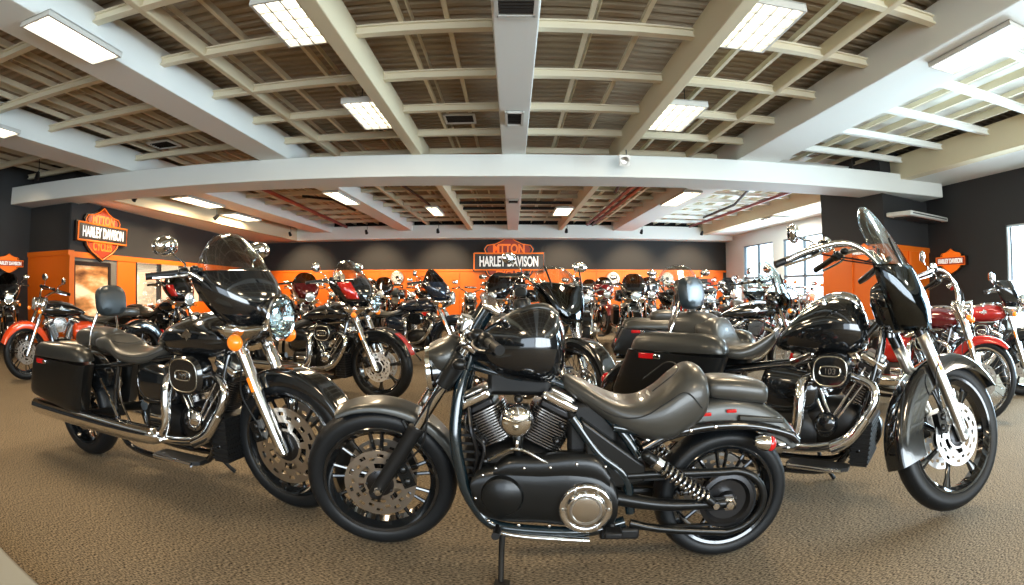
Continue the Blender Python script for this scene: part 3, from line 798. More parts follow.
def sportster(name, label, loc, rz, steer=0):
    """blacked-out twin seen from its left side"""
    b = Bike(name, label, loc, rz, 1.0)
    L, rf, rr = 1.475, .333, .295
    head = Vector((1.085, 0, .945)); fk = (Vector((head.x - L, 0, head.z - rf))).normalized()
    # rear wheel and drive
    wheel(b, 'rear_wheel', (.02, rr), rr, .165, ('cast', 9), disc=(-1,), rim='gloss_black', rimR=.215, hubw=.07)
    pu = MB(); pu.lathe([(.105, .095), (.118, .092), (.118, .125), (.100, .128), (.085, .110), (.04, .108), (.03, .13), (0, .132)], (.02, 0, rr), (0, 1, 0), 40); b.add('drive_pulley', pu, 'dark_metal')
    bg = MB()
    pa = []
    for i in range(15):
        a = math.radians(75 - 210 * i / 14 + 0) if False else math.radians(80 + 200 * i / 14)
        pa.append((.02 + math.cos(a) * .155, .135, rr + math.sin(a) * .135))
    pa = [(.44, .135, .425), (.30, .135, .430)] + pa + [(.30, .135, .19), (.42, .135, .22)]
    bg.tube(pa, .017, n=10, sm=3)
    b.add('belt_guard', bg, 'satin_black')
    bl = MB(); 
    bl.ring_loft([[(x, y, z) for y in (.105, .125)] + [(x2, y, z2) for y in (.125, .105)] for (x, z), (x2, z2) in [((.02 + math.cos(a) * .120, rr + math.sin(a) * .120), (.02 + math.cos(a) * .128, rr + math.sin(a) * .128)) for a in [PI / 2 + PI * i / 16 for i in range(17)]]])
    bl.box((.24, .115, .405), (.46, .02, .008), Matrix.Rotation(math.radians(1), 3, 'Y')); bl.box((.24, .115, .190), (.46, .02, .008)); b.add('drive_belt', bl, 'rubber')
    ax = MB(); ax.lathe([(.0, .185), (.016, .183), (.020, .178), (.020, .165), (.030, .163), (.034, .150), (.034, .13)], (.02, 0, rr), (0, 1, 0), 6); b.add('axle_nut', ax, 'chrome')
    sw = MB()
    for s in (-1, 1):
        sw.tube([(.02, s * .145, rr), (.12, s * .145, rr + .0), (.30, s * .140, .30), (.50, s * .12, .33)], [.026, .022, .026, .034], n=14, sm=4)
        sw.box((.05, s * .150, rr), (.13, .016, .055))
    b.add('swingarm', sw, 'satin_black', bev=.004)
    # shocks
    for s in (-1, 1):
        t, bo = Vector((.375, s * .175, .520)), Vector((.085, s * .175, .305)); d = bo - t
        sh = MB(); sh.tube([t, t + d * .16], .022, n=16, sm=0); sh.tube([t + d * .10, bo], .011, n=12, sm=0); sh.tube([t + d * .86, bo + d * .04], [.020, .016], n=14, sm=0)
        sh.ell(bo, (.020, .022, .020), 14, 10); sh.ell(t, (.022, .026, .022), 14, 10)
        so = b.add('shock_absorber', sh, 'satin_black')
        cp = MB(); cp.tube([t + d * .10, t + d * .12, t + d * .20, t + d * .205], [.018, .030, .030, .026], n=18, sm=0); b.add('spring_cap', cp, 'chrome', so)
        sp = MB(); turns = 10; pts = []
        dn = d.normalized(); u = Vector((0, 1, 0)); w = dn.cross(u)
        for i in range(turns * 10 + 1):
            a = 2 * PI * i / 10; r = .027; pts.append(t + d * (.19 + .66 * i / (turns * 10)) + (u * math.cos(a) + w * math.sin(a)) * r)
        sp.tube(pts, .0058, n=7, sm=1); b.add('spring', sp, 'chrome', so)
        nt_ = MB(); nt_.lathe([(0, .03), (.014, .03), (.016, .0)], bo + Vector((0, s * .0, 0)), (0, s, 0), 6); b.add('mount_bolt', nt_, 'chrome', so)
    # rear fender and its strut, lights
    rf_ = fender(b, 'rear_fender', (.045, .325), .400, .105, 62, 150, 'satin_grey', depth=(.10, .16, .05), n=30)
    for s in (-1, 1):
        st = MB(); n0 = [(.38, .56), (.28, .615), (.12, .645), (-.06, .640), (-.22, .600), (-.27, .565)]
        st.tube([(x, s * .122, z - .03) for x, z in n0], [.020, .021, .020, .018, .016], n=12, sm=5)
        so = b.add('fender_strut', st, 'gloss_black')
        for x, z in ((.20, .605), (.10, .617)):
            bo = MB(); bo.lathe([(0, .010), (.007, .009), (.008, 0)], (x, s * .140, z), (0, s, 0), 6); b.add('bolt', bo, 'chrome', so)
        for x, z in ((.135, .652), (.03, .662)):
            rl = MB(); rl.box((x, s * .112, z + .01), (.042, .012, .014)); b.add('reflector', rl, 'red_lens', rf_, bev=.003)
        tr = MB(); tr.box((-.10, s * .118, .635), (.20, .02, .022), Matrix.Rotation(math.radians(-6), 3, 'Y')); b.add('strut_trim', tr, 'satin_grey', so, bev=.006)
    tl = fender(b, 'tail_light', (.045, .325), .405, .070, 139, 149, 'red_lens', depth=(.05, .04), th=.012, n=8)
    for s in (-1, 1):
        sg = MB(); sg.lathe([(0, -.05), (.018, -.045), (.030, -.02), (.034, .010), (.031, .018)], (-.105, s * .165, .550), (-1, 0, -.15), 22); so = b.add('turn_signal', sg, 'chrome')
        ln = MB(); ln.ell((-.130, s * .165, .545), (.026, .031, .032), 18, 12); b.add('signal_lens', ln, 'red_lens', so)
    # frame
    fr = MB()
    for s in (-1, 1):
        fr.tube([(1.07, s * .04, .88), (1.10, s * .09, .76), (1.115, s * .125, .60), (1.10, s * .135, .46), (1.065, s * .135, .33), (.99, s * .13, .215), (.88, s * .13, .185), (.60, s * .13, .180), (.44, s * .12, .22)], [.024, .0235], n=16, sm=6)
        fr.tube([(1.06, s * .02, .84), (.90, s * .03, .80), (.72, s * .03, .78), (.58, s * .07, .70), (.47, s * .11, .60), (.40, s * .12, .50)], .018, n=14, sm=5)
        fr.tube([(.66, s * .125, .66), (.56, s * .13, .52), (.45, s * .13, .42), (.42, s * .12, .26)], .020, n=14, sm=5)
        fr.tube([(.50, s * .12, .62), (.36, s * .13, .60), (.24, s * .135, .61)], .018, n=12, sm=3)
    fr.tube([head - fk * -.02, head + fk * .17], .036, n=18, sm=0)
    b.add('frame', fr, 'gloss_teal_black')
    # electrical side panel + battery box
    sp = MB(); sp.prism([(.63, .66), (.44, .52), (.37, .47), (.37, .40), (.50, .37), (.60, .46)], lambda u, v, d: (u, d, v), -.13, .145); b.add('side_panel', sp, 'satin_black', bev=.012, seg=3)
    bb = MB(); bb.box((.87, 0, .775), (.26, .09, .10)); bb.box((.58, 0, .58), (.20, .19, .26)); b.add('battery_box', bb, 'matte_black', bev=.02)
    # engine
    vt = vtwin(b, .880, .475, 1, h=.285, style='softail', tilt=27, wid=.088, off=.05, fx=.098, rods=False)
    cs = MB(); cs.ring_loft([sring(z_, w, 0, 0) for z_, w in []] or [sring(x, .07, z0, z1, 28, 3.2, .105) for x, z0, z1 in dense([(1.05, .36, .40), (1.04, .30, .43), (1.00, .235, .455), (.90, .215, .475), (.78, .215, .47), (.68, .205, .48), (.58, .195, .47), (.50, .20, .42), (.475, .25, .36)], 4)])
    pc = b.add('primary_cover', cs, 'satin_black')
    bulge = MB(); bulge.lathe([(0, .205), (.05, .203), (.078, .190), (.088, .165), (.09, .10)], (.925, 0, .345), (0, 1, 0), 36); b.add('sprocket_bulge', bulge, 'satin_black', pc)
    up_ = MB(); up_.ring_loft([sring(x, .05, z0, z1, 24, 2.6, .12) for x, z0, z1 in dense([(.96, .42, .46), (.90, .40, .505), (.78, .40, .51), (.66, .40, .525), (.56, .38, .515), (.51, .36, .45)], 4)]); b.add('gearcase_top', up_, 'satin_black', pc)
    db = MB(); c_ = (.600, 0, .305)
    db.lathe([(.098, .165), (.106, .172), (.106, .190), (.100, .198), (.094, .200), (.082, .196), (.080, .192), (.074, .203), (.066, .207), (.02, .209), (0, .209)], c_, (0, 1, 0), 56)
    d = b.add('derby_cover', db, 'chrome', pc)
    dr = MB(); dr.lathe([(.052, .207), (.055, .212), (.060, .212), (.063, .207)], c_, (0, 1, 0), 48)
    for i in range(6):
        a = 2 * PI * i / 6; dr.lathe([(0, .204), (.005, .204), (.006, .196)], (c_[0] + math.cos(a) * .088, 0, c_[2] + math.sin(a) * .088), (0, 1, 0), 8)
    b.add('cover_ring', dr, 'brushed', pc)
    bo = MB()
    for x, z in ((1.0, .43), (.95, .46), (.84, .465), (.74, .47), (.64, .485), (.53, .475), (1.03, .33), (.98, .235), (.86, .222), (.74, .222)):
        bo.ell((x, .172, z), (.0075, .006, .0075), 10, 8)
    b.add('bolt', bo, 'chrome', pc)
    # round chrome air cleaner with a face of shallow relief
    ac = MB(); a0 = (.868, 0, .655)
    ac.lathe([(.052, .12), (.060, .14), (.062, .185), (.058, .200), (.046, .210), (.025, .216), (0, .218)], a0, (0, 1, 0), 48); aco = b.add('air_cleaner', ac, 'chrome')
    sk = MB(); sk.ell((.868, .210, .668), (.026, .012, .022), 16, 10); sk.ell((.868, .212, .640), (.014, .010, .014), 12, 8)
    for s in (-1, 1): sk.tube([(.868 + s * .045, .208, .672), (.868 + s * .02, .214, .664), (.868, .2155, .660)], .006, n=8, sm=3)
    b.add('emblem', sk, 'badge', aco)
    bk = MB(); bk.box((.868, .125, .66), (.09, .05, .10)); bk.tube([(.868, .12, .61), (.868, .13, .55), (.868, .11, .50)], .020, n=12, sm=3); bk.ell((.865, .15, .735), (.018, .018, .018), 12, 8); b.add('intake', bk, 'satin_black', bev=.01)
    vb = MB(); vb.tube([(.98, .16, .49), (.90, .165, .535), (.868, .168, .540), (.83, .165, .530), (.75, .16, .485), (.71, .155, .49)], .0065, n=8, sm=4); vb.ell((.868, .168, .56), (.008, .008, .018), 10, 8); b.add('breather_pipe', vb, 'chrome')
    # hoses and small hardware behind the down tube
    hw = MB()
    for x, z, r in ((1.01, .55, .020), (1.03, .50, .014), (1.00, .47, .016), (1.04, .60, .013), (.72, .56, .015), (.70, .62, .012), (1.02, .40, .016)): hw.ell((x, .11, z), (r, r, r), 12, 8)
    b.add('bolt', hw, 'dark_metal', vt)
    b.add('hose', MB().tube([(1.07, .08, .70), (1.05, .13, .60), (1.03, .12, .50), (1.05, .10, .38), (1.02, .12, .30)], .008, n=8, sm=5), 'dark_metal')
    b.add('hose', MB().tube([(1.04, .06, .74), (1.08, .10, .62), (1.00, .14, .54), (1.02, .14, .44)], .006, n=8, sm=5), 'dark_metal')
    rg = MB()
    for i in range(9): rg.box((1.075, 0, .33 + i * .034), (.06, .18, .010))
    b.add('oil_cooler', rg, 'matte_black')
    # exhaust low on this side, shift linkage, pegs, stand
    ex = MB(); ex.tube([(1.02, .10, .235), (.96, .135, .185), (.88, .15, .165), (.70, .155, .155), (.58, .155, .150)], [.014, .016, .016, .014], n=12, sm=5); b.add('shift_linkage', ex, 'chrome')
    ex2 = MB(); ex2.tube([(.93, -.10, .62), (1.02, -.17, .56), (1.00, -.19, .36), (.80, -.19, .25), (.40, -.20, .24), (-.30, -.21, .27)], [.024, .024, .024, .030, .044, .044], n=16, sm=5); b.add('exhaust_pipe', ex2, 'satin_black')
    pg = MB(); pg.tube([(.50, .12, .225), (.49, .17, .215)], .014, n=10, sm=0); pg.box((.49, .20, .205), (.07, .075, .028)); b.add('footpeg', pg, 'matte_black', bev=.008)
    fp = MB(); fp.tube([(.95, .13, .20), (.94, .21, .205)], .010, n=8, sm=0); fp.tube([(.94, .20, .205), (.94, .27, .21)], .016, n=12, sm=0); b.add('footpeg', fp, 'matte_black')
    ks = MB(); ks.tube([(.93, .12, .19), (.925, .20, .11), (.918, .285, .012)], [.013, .012, .011], n=10, sm=3); ks.box((.912, .295, .010), (.06, .05, .012)); b.add('kickstand', ks, 'matte_black')
    lk = MB(); lk.box((.46, .13, .175), (.16, .05, .05)); lk.box((.52, .14, .24), (.06, .04, .08)); b.add('peg_bracket', lk, 'matte_black', bev=.012)
    # fuel tank: high backed
    tk = MB()
    secs = [(1.085, .030, .885, .915), (1.065, .060, .862, .938), (1.01, .100, .838, .990), (.95, .132, .806, 1.030), (.88, .152, .788, 1.062), (.82, .158, .778, 1.078), (.77, .153, .776, 1.076), (.725, .128, .795, 1.050), (.70, .085, .84, 1.00), (.692, .04, .90, .95)]
    tk.ring_loft([sring(x, w, z0, z1, 34, 2.35) for x, w, z0, z1 in dense(secs, 5)]); tank = b.add('fuel_tank', tk, 'gloss_black')
    cs = MB(); cs.ring_loft([sring(x, w, z0, z1, 20, 2.4) for x, w, z0, z1 in dense([(1.07, .022, .915, .940), (1.00, .040, .965, .998), (.90, .052, 1.03, 1.062), (.82, .055, 1.055, 1.090), (.76, .045, 1.055, 1.088), (.72, .02, 1.03, 1.055)], 4)]); b.add('console', cs, 'satin_grey', tank)
    fc = MB(); fc.lathe([(0, .026), (.028, .024), (.035, .012), (.036, -.01)], (.865, 0, 1.085), (.15, 0, 1), 26); b.add('filler_cap', fc, 'satin_black', tank)
    # seat: deep scooped solo with a high bolster, then a flat pillion pad
    se = MB()
    secs = [(.705, .035, .765, .800), (.69, .060, .745, .812), (.63, .098, .700, .795), (.55, .135, .645, .762), (.47, .160, .595, .742), (.39, .176, .560, .748), (.32, .184, .545, .782), (.26, .184, .550, .828), (.21, .178, .575, .856), (.165, .165, .610, .850), (.135, .145, .650, .815), (.125, .10, .69, .77)]
    rings = []
    for x, w, z0, z1 in dense(secs, 5):
        r = sring(x, w, z0, z1, 36, 2.5); dish = .040 * math.exp(-((x - .44) / .15) ** 2)
        rings.append([(px, py, pz - (dish * (1 - (abs(py) / w) ** 2) if pz > (z0 + z1) / 2 else 0)) for px, py, pz in r])
    se.ring_loft(rings); seat = b.add('seat', se, 'leather')
    pp = MB()
    for s in (-1, 1): pp.tube([(.165, s * .168, .70), (.235, s * .184, .765), (.31, s * .180, .725), (.40, s * .175, .672), (.50, s * .152, .672), (.62, s * .100, .735), (.69, s * .058, .785)], .0028, n=6, sm=6)
    pp.tube([(.36, -.150, .765), (.27, -.135, .835), (.245, 0, .848), (.27, .135, .835), (.36, .150, .765)], .0028, n=6, sm=6)
    b.add('piping', pp, 'seam', seat)
    pl = MB(); pl.ring_loft([sring(x, w, z0, z1, 28, 3.4) for x, w, z0, z1 in dense([(.128, .08, .735, .785), (.11, .105, .718, .800), (.02, .115, .705, .800), (-.08, .110, .690, .785), (-.125, .095, .685, .770), (-.14, .06, .70, .745)], 4)]); b.add('pillion_pad', pl, 'leather', seat)
    # ---- front
    b.steer(head, steer, fk)
    wheel(b, 'front_wheel', (L, rf), rf, .135, ('cast', 9), disc=(-1, 1), rim='gloss_black', rimR=.245, hubw=.055, disc_r=.155)
    for y in (-.115, .115):
        T, B = head + Vector((0, y, 0)), Vector((L, y, rf)); dd = B - T; P = T + dd * -.04
        m = MB(); m.tube([T - dd * .03, T + dd * .32], .020, n=16, sm=0); m.tube([T + dd * .20, T + dd * .64], .022, n=18, sm=0); leg = b.add('fork_leg', m, 'chrome')
        bt = MB(); bt.tube([T + dd * .055, T + dd * .06, T + dd * .26, T + dd * .265], [.026, .033, .033, .026], n=18, sm=0); b.add('fork_cover', bt, 'satin_black', leg)
        sl = MB(); sl.tube([T + dd * .54, T + dd * .55, T + dd * .60, T + dd * .93, T + dd * 1.05, T + dd * 1.07], [.027, .034, .032, .030, .030, .018], n=18, sm=0); b.add('slider', sl, 'matte_black', leg)
        an = MB(); an.lathe([(0, .030), (.013, .028), (.018, .02), (.020, 0)], B + Vector((0, math.copysign(.018, y), 0)), (0, math.copysign(1, y), 0), 8); b.add('axle_nut', an, 'chrome', leg)
        cp = MB(); A = math.radians(190 - 20); q = Vector((L - .115, math.copysign(.083, y), rf + .055))
        cp.box(q, (.055, .045, .115), Matrix.Rotation(.35, 3, 'Y'))
        for i in (-1, 1): cp.ell(q + Vector((i * .008, math.copysign(.026, y), i * .028)), (.02, .012, .02), 12, 8)
        b.add('brake_caliper', cp, 'satin_black', bev=.008)
    hs = MB(); hs.tube([(L - .11, .11, rf + .11), (L - .20, .14, rf + .22), (L - .24, .14, rf + .40), (1.13, .13, .84), (1.08, .10, .95)], .0045, n=6, sm=6); b.add('brake_hose', hs, 'matte_black')
    fender(b, 'front_fender', (L, rf), rf + .028, .080, 62, 170, 'satin_grey', depth=(.02, .045, .03), n=30)
    for s in (-1, 1): b.add('fender_bracket', MB().tube([(L - .12, s * .085, rf + .30), (L - .16, s * .10, rf + .22)], .010, n=8, sm=0), 'satin_black')
    ty = MB(); rot = Matrix.Rotation(math.atan2(-fk.x, -fk.z), 3, 'Y')
    ty.box(head, (.075, .29, .032), rot); ty.box(head + fk * .17, (.075, .29, .032), rot); b.add('triple_clamp', ty, 'chrome', bev=.012, seg=3)
    hd = MB(); cH = Vector((1.205, 0, .815)); hd.lathe([(0, -.10), (.05, -.095), (.085, -.06), (.098, -.01), (.100, .03), (.094, .036)], cH, (1, 0, -.10), 34); ho = b.add('headlight', hd, 'gloss_black')
    bz = MB(); bz.lathe([(.100, .020), (.106, .028), (.104, .044), (.092, .046), (.088, .036)], cH, (1, 0, -.10), 34); b.add('bezel', bz, 'chrome', ho)
    ln = MB(); ln.lathe([(.090, .036), (.07, .050), (0, .058)], cH, (1, 0, -.10), 34); b.add('lens', ln, 'reflector_glass', ho)
    vz = MB(); vz.ring_loft([sring(x, w, z0, z1, 24, 2.4) for x, w, z0, z1 in dense([(1.10, .05, .86, .94), (1.14, .095, .80, .965), (1.20, .10, .80, .945), (1.24, .08, .86, .925)], 3)]); b.add('headlight_cowl', vz, 'satin_grey')
    full = []
    half = [(.33, 1.005, .992), (.26, 1.02, .994), (.18, 1.045, .992), (.10, 1.07, .985), (.07, 1.082, .975)]
    full = [(x, -y, z) for y, x, z in half] + [(x, y, z) for y, x, z in half[::-1]]
    hb = MB(); hb.tube(full, .0145, n=14, sm=5); bar = b.add('handlebar', hb, 'satin_black')
    for s in (-1, 1):
        bar_controls(b, (1.015, s * .27, .993), (.985, s * .385, .990), bar, s, chrome='satin_black')
        sg = MB(); sg.tube([(1.10, s * .13, .90), (1.12, s * .19, .895)], .008, n=8, sm=0); so = b.add('turn_signal', sg, 'satin_black'); l2 = MB(); l2.ell((1.12, s * .205, .895), (.030, .024, .024), 16, 10); b.add('signal_lens', l2, 'satin_black', so)
    sd = MB(); sd.lathe([(0, .03), (.036, .028), (.042, .015), (.042, -.03), (.03, -.045)], (1.085, 0, 1.01), (-.35, 0, 1), 28); so = b.add('speedometer', sd, 'chrome'); sf = MB(); sf.lathe([(0, .032), (.034, .030)], (1.085, 0, 1.01), (-.35, 0, 1), 24); b.add('dial', sf, 'gauge_white', so)
    cb = MB()
    for s in (-1, 1): cb.tube([(1.05, s * .24, .98), (1.09, s * .20, .97), (1.13, s * .12, .93), (1.08, s * .09, .82)], .0045, n=6, sm=6)
    b.add('cable', cb, 'matte_black')
    b.straight()
    return b

# ------------------------------------------------------------------ room materials
def node_floor():
    m = bpy.data.materials.new('carpet'); m.use_nodes = True; nt = m.node_tree; b = nt.nodes['Principled BSDF']
    tc = nt.nodes.new('ShaderNodeTexCoord')
    n1 = nt.nodes.new('ShaderNodeTexNoise'); n1.inputs['Scale'].default_value = 115; n1.inputs['Detail'].default_value = 3
    mp = nt.nodes.new('ShaderNodeMapping'); mp.inputs['Scale'].default_value = (0.55, 1.6, 1)
    n2 = nt.nodes.new('ShaderNodeTexNoise'); n2.inputs['Scale'].default_value = 2.2; n2.inputs['Detail'].default_value = 4
    r1 = nt.nodes.new('ShaderNodeValToRGB'); r1.color_ramp.elements[0].color = (0.020, 0.014, 0.009, 1); r1.color_ramp.elements[1].color = (0.40, 0.315, 0.21, 1)
    r1.color_ramp.elements[0].position = .36; r1.color_ramp.elements[1].position = .68
    mx = nt.nodes.new('ShaderNodeMix'); mx.data_type = 'RGBA'; mx.blend_type = 'MULTIPLY'
    r2 = nt.nodes.new('ShaderNodeValToRGB'); r2.color_ramp.elements[0].color = (0.80, 0.80, 0.80, 1); r2.color_ramp.elements[1].color = (1.0, 1.0, 1.0, 1)
    mx.inputs[0].default_value = 1
    nt.links.new(tc.outputs['Object'], mp.inputs[0]); nt.links.new(mp.outputs[0], n1.inputs['Vector']); nt.links.new(tc.outputs['Object'], n2.inputs['Vector'])
    nt.links.new(n1.outputs[0], r1.inputs[0]); nt.links.new(n2.outputs[0], r2.inputs[0]); nt.links.new(r1.outputs[0], mx.inputs[6]); nt.links.new(r2.outputs[0], mx.inputs[7])
    nt.links.new(mx.outputs[2], b.inputs['Base Color'])
    bp = nt.nodes.new('ShaderNodeBump'); bp.inputs['Strength'].default_value = .7; bp.inputs['Distance'].default_value = .008
    nt.links.new(n1.outputs[0], bp.inputs['Height']); nt.links.new(bp.outputs[0], b.inputs['Normal'])
    b.inputs['Roughness'].default_value = .95; b.inputs['Specular IOR Level'].default_value = .15
    M['carpet'] = m
node_floor()
mat('wall_dark', (0.030, 0.029, 0.028), 0, .85, bump=(30, .05, .002))
mat('orange_panel', (0.90, 0.175, 0.008), 0, .45, var=(1.2, (0.84, 0.150, 0.006)))
mat('orange_trim', (0.85, 0.17, 0.010), 0, .40)
mat('wall_white', (0.66, 0.68, 0.66), 0, .8)
mat('wall_grey', (0.16, 0.15, 0.13), 0, .8)
mat('beam_white', (0.80, 0.80, 0.74), 0, .7)
mat('beam_cream', (0.70, 0.60, 0.40), 0, .7)
mat('deck', (0.44, 0.345, 0.235), 0, .75, var=(3, (0.36, 0.275, 0.18)))
mat('deck_joist', (0.74, 0.66, 0.48), 0, .7)
mat('duct_dark', (0.02, 0.02, 0.02), 0, .6)
mat('pipe_red', (0.20, 0.018, 0.012), 0, .4)
mat('lamp_on', (1, .95, .85), 0, .5, emit=((1.0, 0.90, 0.70), 3.2))
mat('lamp_far', (1, .95, .85), 0, .5, emit=((1.0, 0.84, 0.58), 7.0))
mat('louvre', (0.70, 0.68, 0.60), 0.3, .35)
mat('fixture_white', (0.60, 0.58, 0.52), 0, .5)
mat('sign_black', (0.012, 0.008, 0.006), 0, .35)
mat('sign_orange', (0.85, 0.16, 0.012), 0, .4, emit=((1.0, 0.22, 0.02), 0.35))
mat('sign_red', (0.40, 0.035, 0.006), 0, .4)
mat('window_frame', (0.08, 0.11, 0.13), 0.2, .4)
mat('window_frame_white', (0.55, 0.62, 0.65), 0, .5)
mat('poster_frame', (0.012, 0.012, 0.012), 0, .3)
mat('office_wall', (0.62, 0.60, 0.52), 0, .8)
mat('blind_white', (0.80, 0.78, 0.72), 0, .6)
mat('plinth_grey', (0.22, 0.22, 0.19), 0, .6)
mat('wood', (0.35, 0.20, 0.10), 0, .5, var=(6, (0.24, 0.13, 0.06)))

def poster_mat():
    m = bpy.data.materials.new('poster_print'); m.use_nodes = True; nt = m.node_tree; b = nt.nodes['Principled BSDF']
    tc = nt.nodes.new('ShaderNodeTexCoord'); n = nt.nodes.new('ShaderNodeTexNoise'); n.inputs['Scale'].default_value = 1.6; n.inputs['Detail'].default_value = 6
    mp = nt.nodes.new('ShaderNodeMapping'); mp.inputs['Scale'].default_value = (1, .6, 2.2)
    r = nt.nodes.new('ShaderNodeValToRGB'); e = r.color_ramp.elements
    e[0].position = .30; e[0].color = (.10, .035, .012, 1); e[1].position = .62; e[1].color = (.86, .66, .42, 1); k = e.new(.46); k.color = (.52, .22, .07, 1)
    nt.links.new(tc.outputs['Object'], mp.inputs[0]); nt.links.new(mp.outputs[0], n.inputs['Vector']); nt.links.new(n.outputs[0], r.inputs[0]); nt.links.new(r.outputs[0], b.inputs['Base Color'])
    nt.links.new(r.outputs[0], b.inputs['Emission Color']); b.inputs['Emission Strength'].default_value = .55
    b.inputs['Roughness'].default_value = .3; M['poster_print'] = m
poster_mat()

# ------------------------------------------------------------------ room shell
XL, XR, YB, YF, ZC = -10.6, 8.65, 22.0, -5.0, 3.84
def box6(x0, x1, y0, y1, z0, z1): return MB().box(((x0 + x1) / 2, (y0 + y1) / 2, (z0 + z1) / 2), (x1 - x0, y1 - y0, z1 - z0))
def addbox(mb, x0, x1, y0, y1, z0, z1): return mb.box(((x0 + x1) / 2, (y0 + y1) / 2, (z0 + z1) / 2), (abs(x1 - x0), abs(y1 - y0), abs(z1 - z0)))
struct('floor', box6(XL - 3, XR + .3, YF, YB + .2, -.1, 0), 'carpet', flat=True)
# corrugated deck with ribs along x
dk = MB(); rows = []; y = YF
while y < YB + .2:
    for dy, z in ((0, ZC), (.07, ZC), (.085, ZC + .05), (.155, ZC + .05)): rows.append([(XL - 3, y + dy, z), (XR + .3, y + dy, z)])
    y += .17
rows.append([(XL - 3, y, ZC), (XR + .3, y, ZC)])
dk.grid(rows); b_ = MB(); struct('ceiling', dk, 'deck', flat=True, solid=.02)
# paler painted deck over the bay by the right wall
for pa_, pb_ in ((YF, 9.0), (10.2, YB)): struct('ceiling', box6(4.6, 7.3, pa_, pb_, ZC - .03, ZC - .012), 'beam_white', flat=True)
# back wall
bw = MB(); addbox(bw, XL - .5, XR + .2, YB, YB + .2, 0, ZC); struct('wall_back', bw, 'wall_dark', flat=True)
op = MB(); x = -10.4
while x < 8.5:
    x1 = min(x + 1.05, 8.62); addbox(op, x + .006, x1 - .006, YB - .045, YB - .001, .12, 1.80); x = x1
struct('trim_1', op, 'orange_panel', flat=True)
ot = MB(); addbox(ot, -10.4, 8.64, YB - .07, YB - .002, 1.80, 1.88); struct('trim_2', ot, 'orange_trim', flat=True, bev=.01)
sk = MB(); addbox(sk, -10.4, 8.64, YB - .06, YB - .002, 0, .12); struct('baseboard_back', sk, 'wall_dark', flat=True)
# doorway in the orange wall (dark opening, red-orange leaf ajar)
dr = MB(); addbox(dr, 7.35, 7.43, YB - .09, YB - .046, 0, 1.62); addbox(dr, 8.07, 8.15, YB - .09, YB - .046, 0, 1.62); addbox(dr, 7.35, 8.15, YB - .09, YB - .046, 1.54, 1.62)
d_ = struct('door_1', dr, 'orange_trim', flat=True)
dl = MB(); addbox(dl, 7.43, 7.80, YB - .075, YB - .050, 0, 1.54); struct('door_opening', dl, 'duct_dark', d_, flat=True)
dl = MB(); addbox(dl, 7.80, 8.07, YB - .080, YB - .048, 0, 1.54); struct('door_leaf', dl, 'sign_red', d_, flat=True)

# left side: dark wall, projecting orange corner block, receding wall with opening
struct('wall_left', box6(XL - .2, XL, YF, 9.0, 0, ZC), 'wall_dark', flat=True)
def lwx(y): return -9.1 - (y - 9.0) * .1
def lq(y0, y1, z0, z1, m, name, t=.15, off=0.0, parent=None):
    mb = MB(); a, c = lwx(y0) + off, lwx(y1) + off
    mb.ring_loft([[(a, y0, z0), (a, y0, z1), (a - t, y0, z1), (a - t, y0, z0)], [(c, y1, z0), (c, y1, z1), (c - t, y1, z1), (c - t, y1, z0)]])
    return struct(name, mb, m, parent, flat=True)
lq(9.0, YB, 1.86, ZC, 'wall_dark', 'wall_left')
lq(9.0, 11.9, 0, 1.86, 'wall_grey', 'wall_left')
lq(11.9, 16.2, 0, .75, 'orange_panel', 'wall_left')
lq(16.2, YB, 0, 1.86, 'orange_panel', 'wall_left')
struct('wall_left', box6(-10.6, -9.12, 8.98, 9.12, 1.96, ZC), 'wall_dark', flat=True)
fc = MB(); addbox(fc, -10.6, -9.10, 8.95, 9.12, 0, 1.96); struct('wall_left', fc, 'orange_panel', flat=True)
tr = MB(); addbox(tr, -10.6, -9.06, 8.92, 9.12, 1.86, 1.96); addbox(tr, -9.14, -9.02, 8.93, 9.10, 0, 1.86); struct('trim_3', tr, 'orange_trim', flat=True)
lq(9.05, YB - .1, 1.82, 1.94, 'orange_trim', 'trim_4', t=.10, off=.04)
lq(11.0, 11.9, 0, 1.82, 'orange_panel', 'trim_5', t=.05, off=.02)
# office seen through the opening
of = MB(); addbox(of, -12.6, -12.5, 11.2, 17.2, 0, 2.6); addbox(of, -12.6, -9.98, 17.1, 17.2, 0, 2.6); addbox(of, -12.6, -9.42, 11.1, 11.2, 0, 2.6); addbox(of, -12.6, -9.98, 11.1, 17.2, 2.5, 2.6)
struct('wall_office', of, 'office_wall', flat=True)
area_light('office_lamp', (-11.2, 14.2, 2.45), (1.2, 3.0), 420, (1.0, .86, .66))
wf = MB()
for ya, yb in ((11.9, 11.98), (13.25, 13.33), (14.65, 14.73), (16.12, 16.20)):
    for (z0, z1) in ((.75, 1.84),):
        wf.ring_loft([[(lwx(ya) + .02, ya, z0), (lwx(ya) + .02, ya, z1), (lwx(ya) - .12, ya, z1), (lwx(ya) - .12, ya, z0)], [(lwx(yb) + .02, yb, z0), (lwx(yb) + .02, yb, z1), (lwx(yb) - .12, yb, z1), (lwx(yb) - .12, yb, z0)]])
w1 = struct('window_1', wf, 'poster_frame', flat=True)
gl = MB(); gl.grid([[(lwx(11.95) - .05, 11.95, .75), (lwx(11.95) - .05, 11.95, 1.84)], [(lwx(16.15) - .05, 16.15, .75), (lwx(16.15) - .05, 16.15, 1.84)]]); struct('window_pane', gl, 'window_glass', w1, flat=True)
bl = MB()
for i in range(10):
    z = 1.80 - i * .042; bl.box((lwx(12.6) - .16, 12.62, z), (.05, 1.25, .004), Matrix.Rotation(.5, 3, 'Y'))
bo = struct('blind', bl, 'blind_white', flat=True); tag(bo, 'white slatted blind half drawn in the office opening of the orange wall', 'blind', kind='thing')
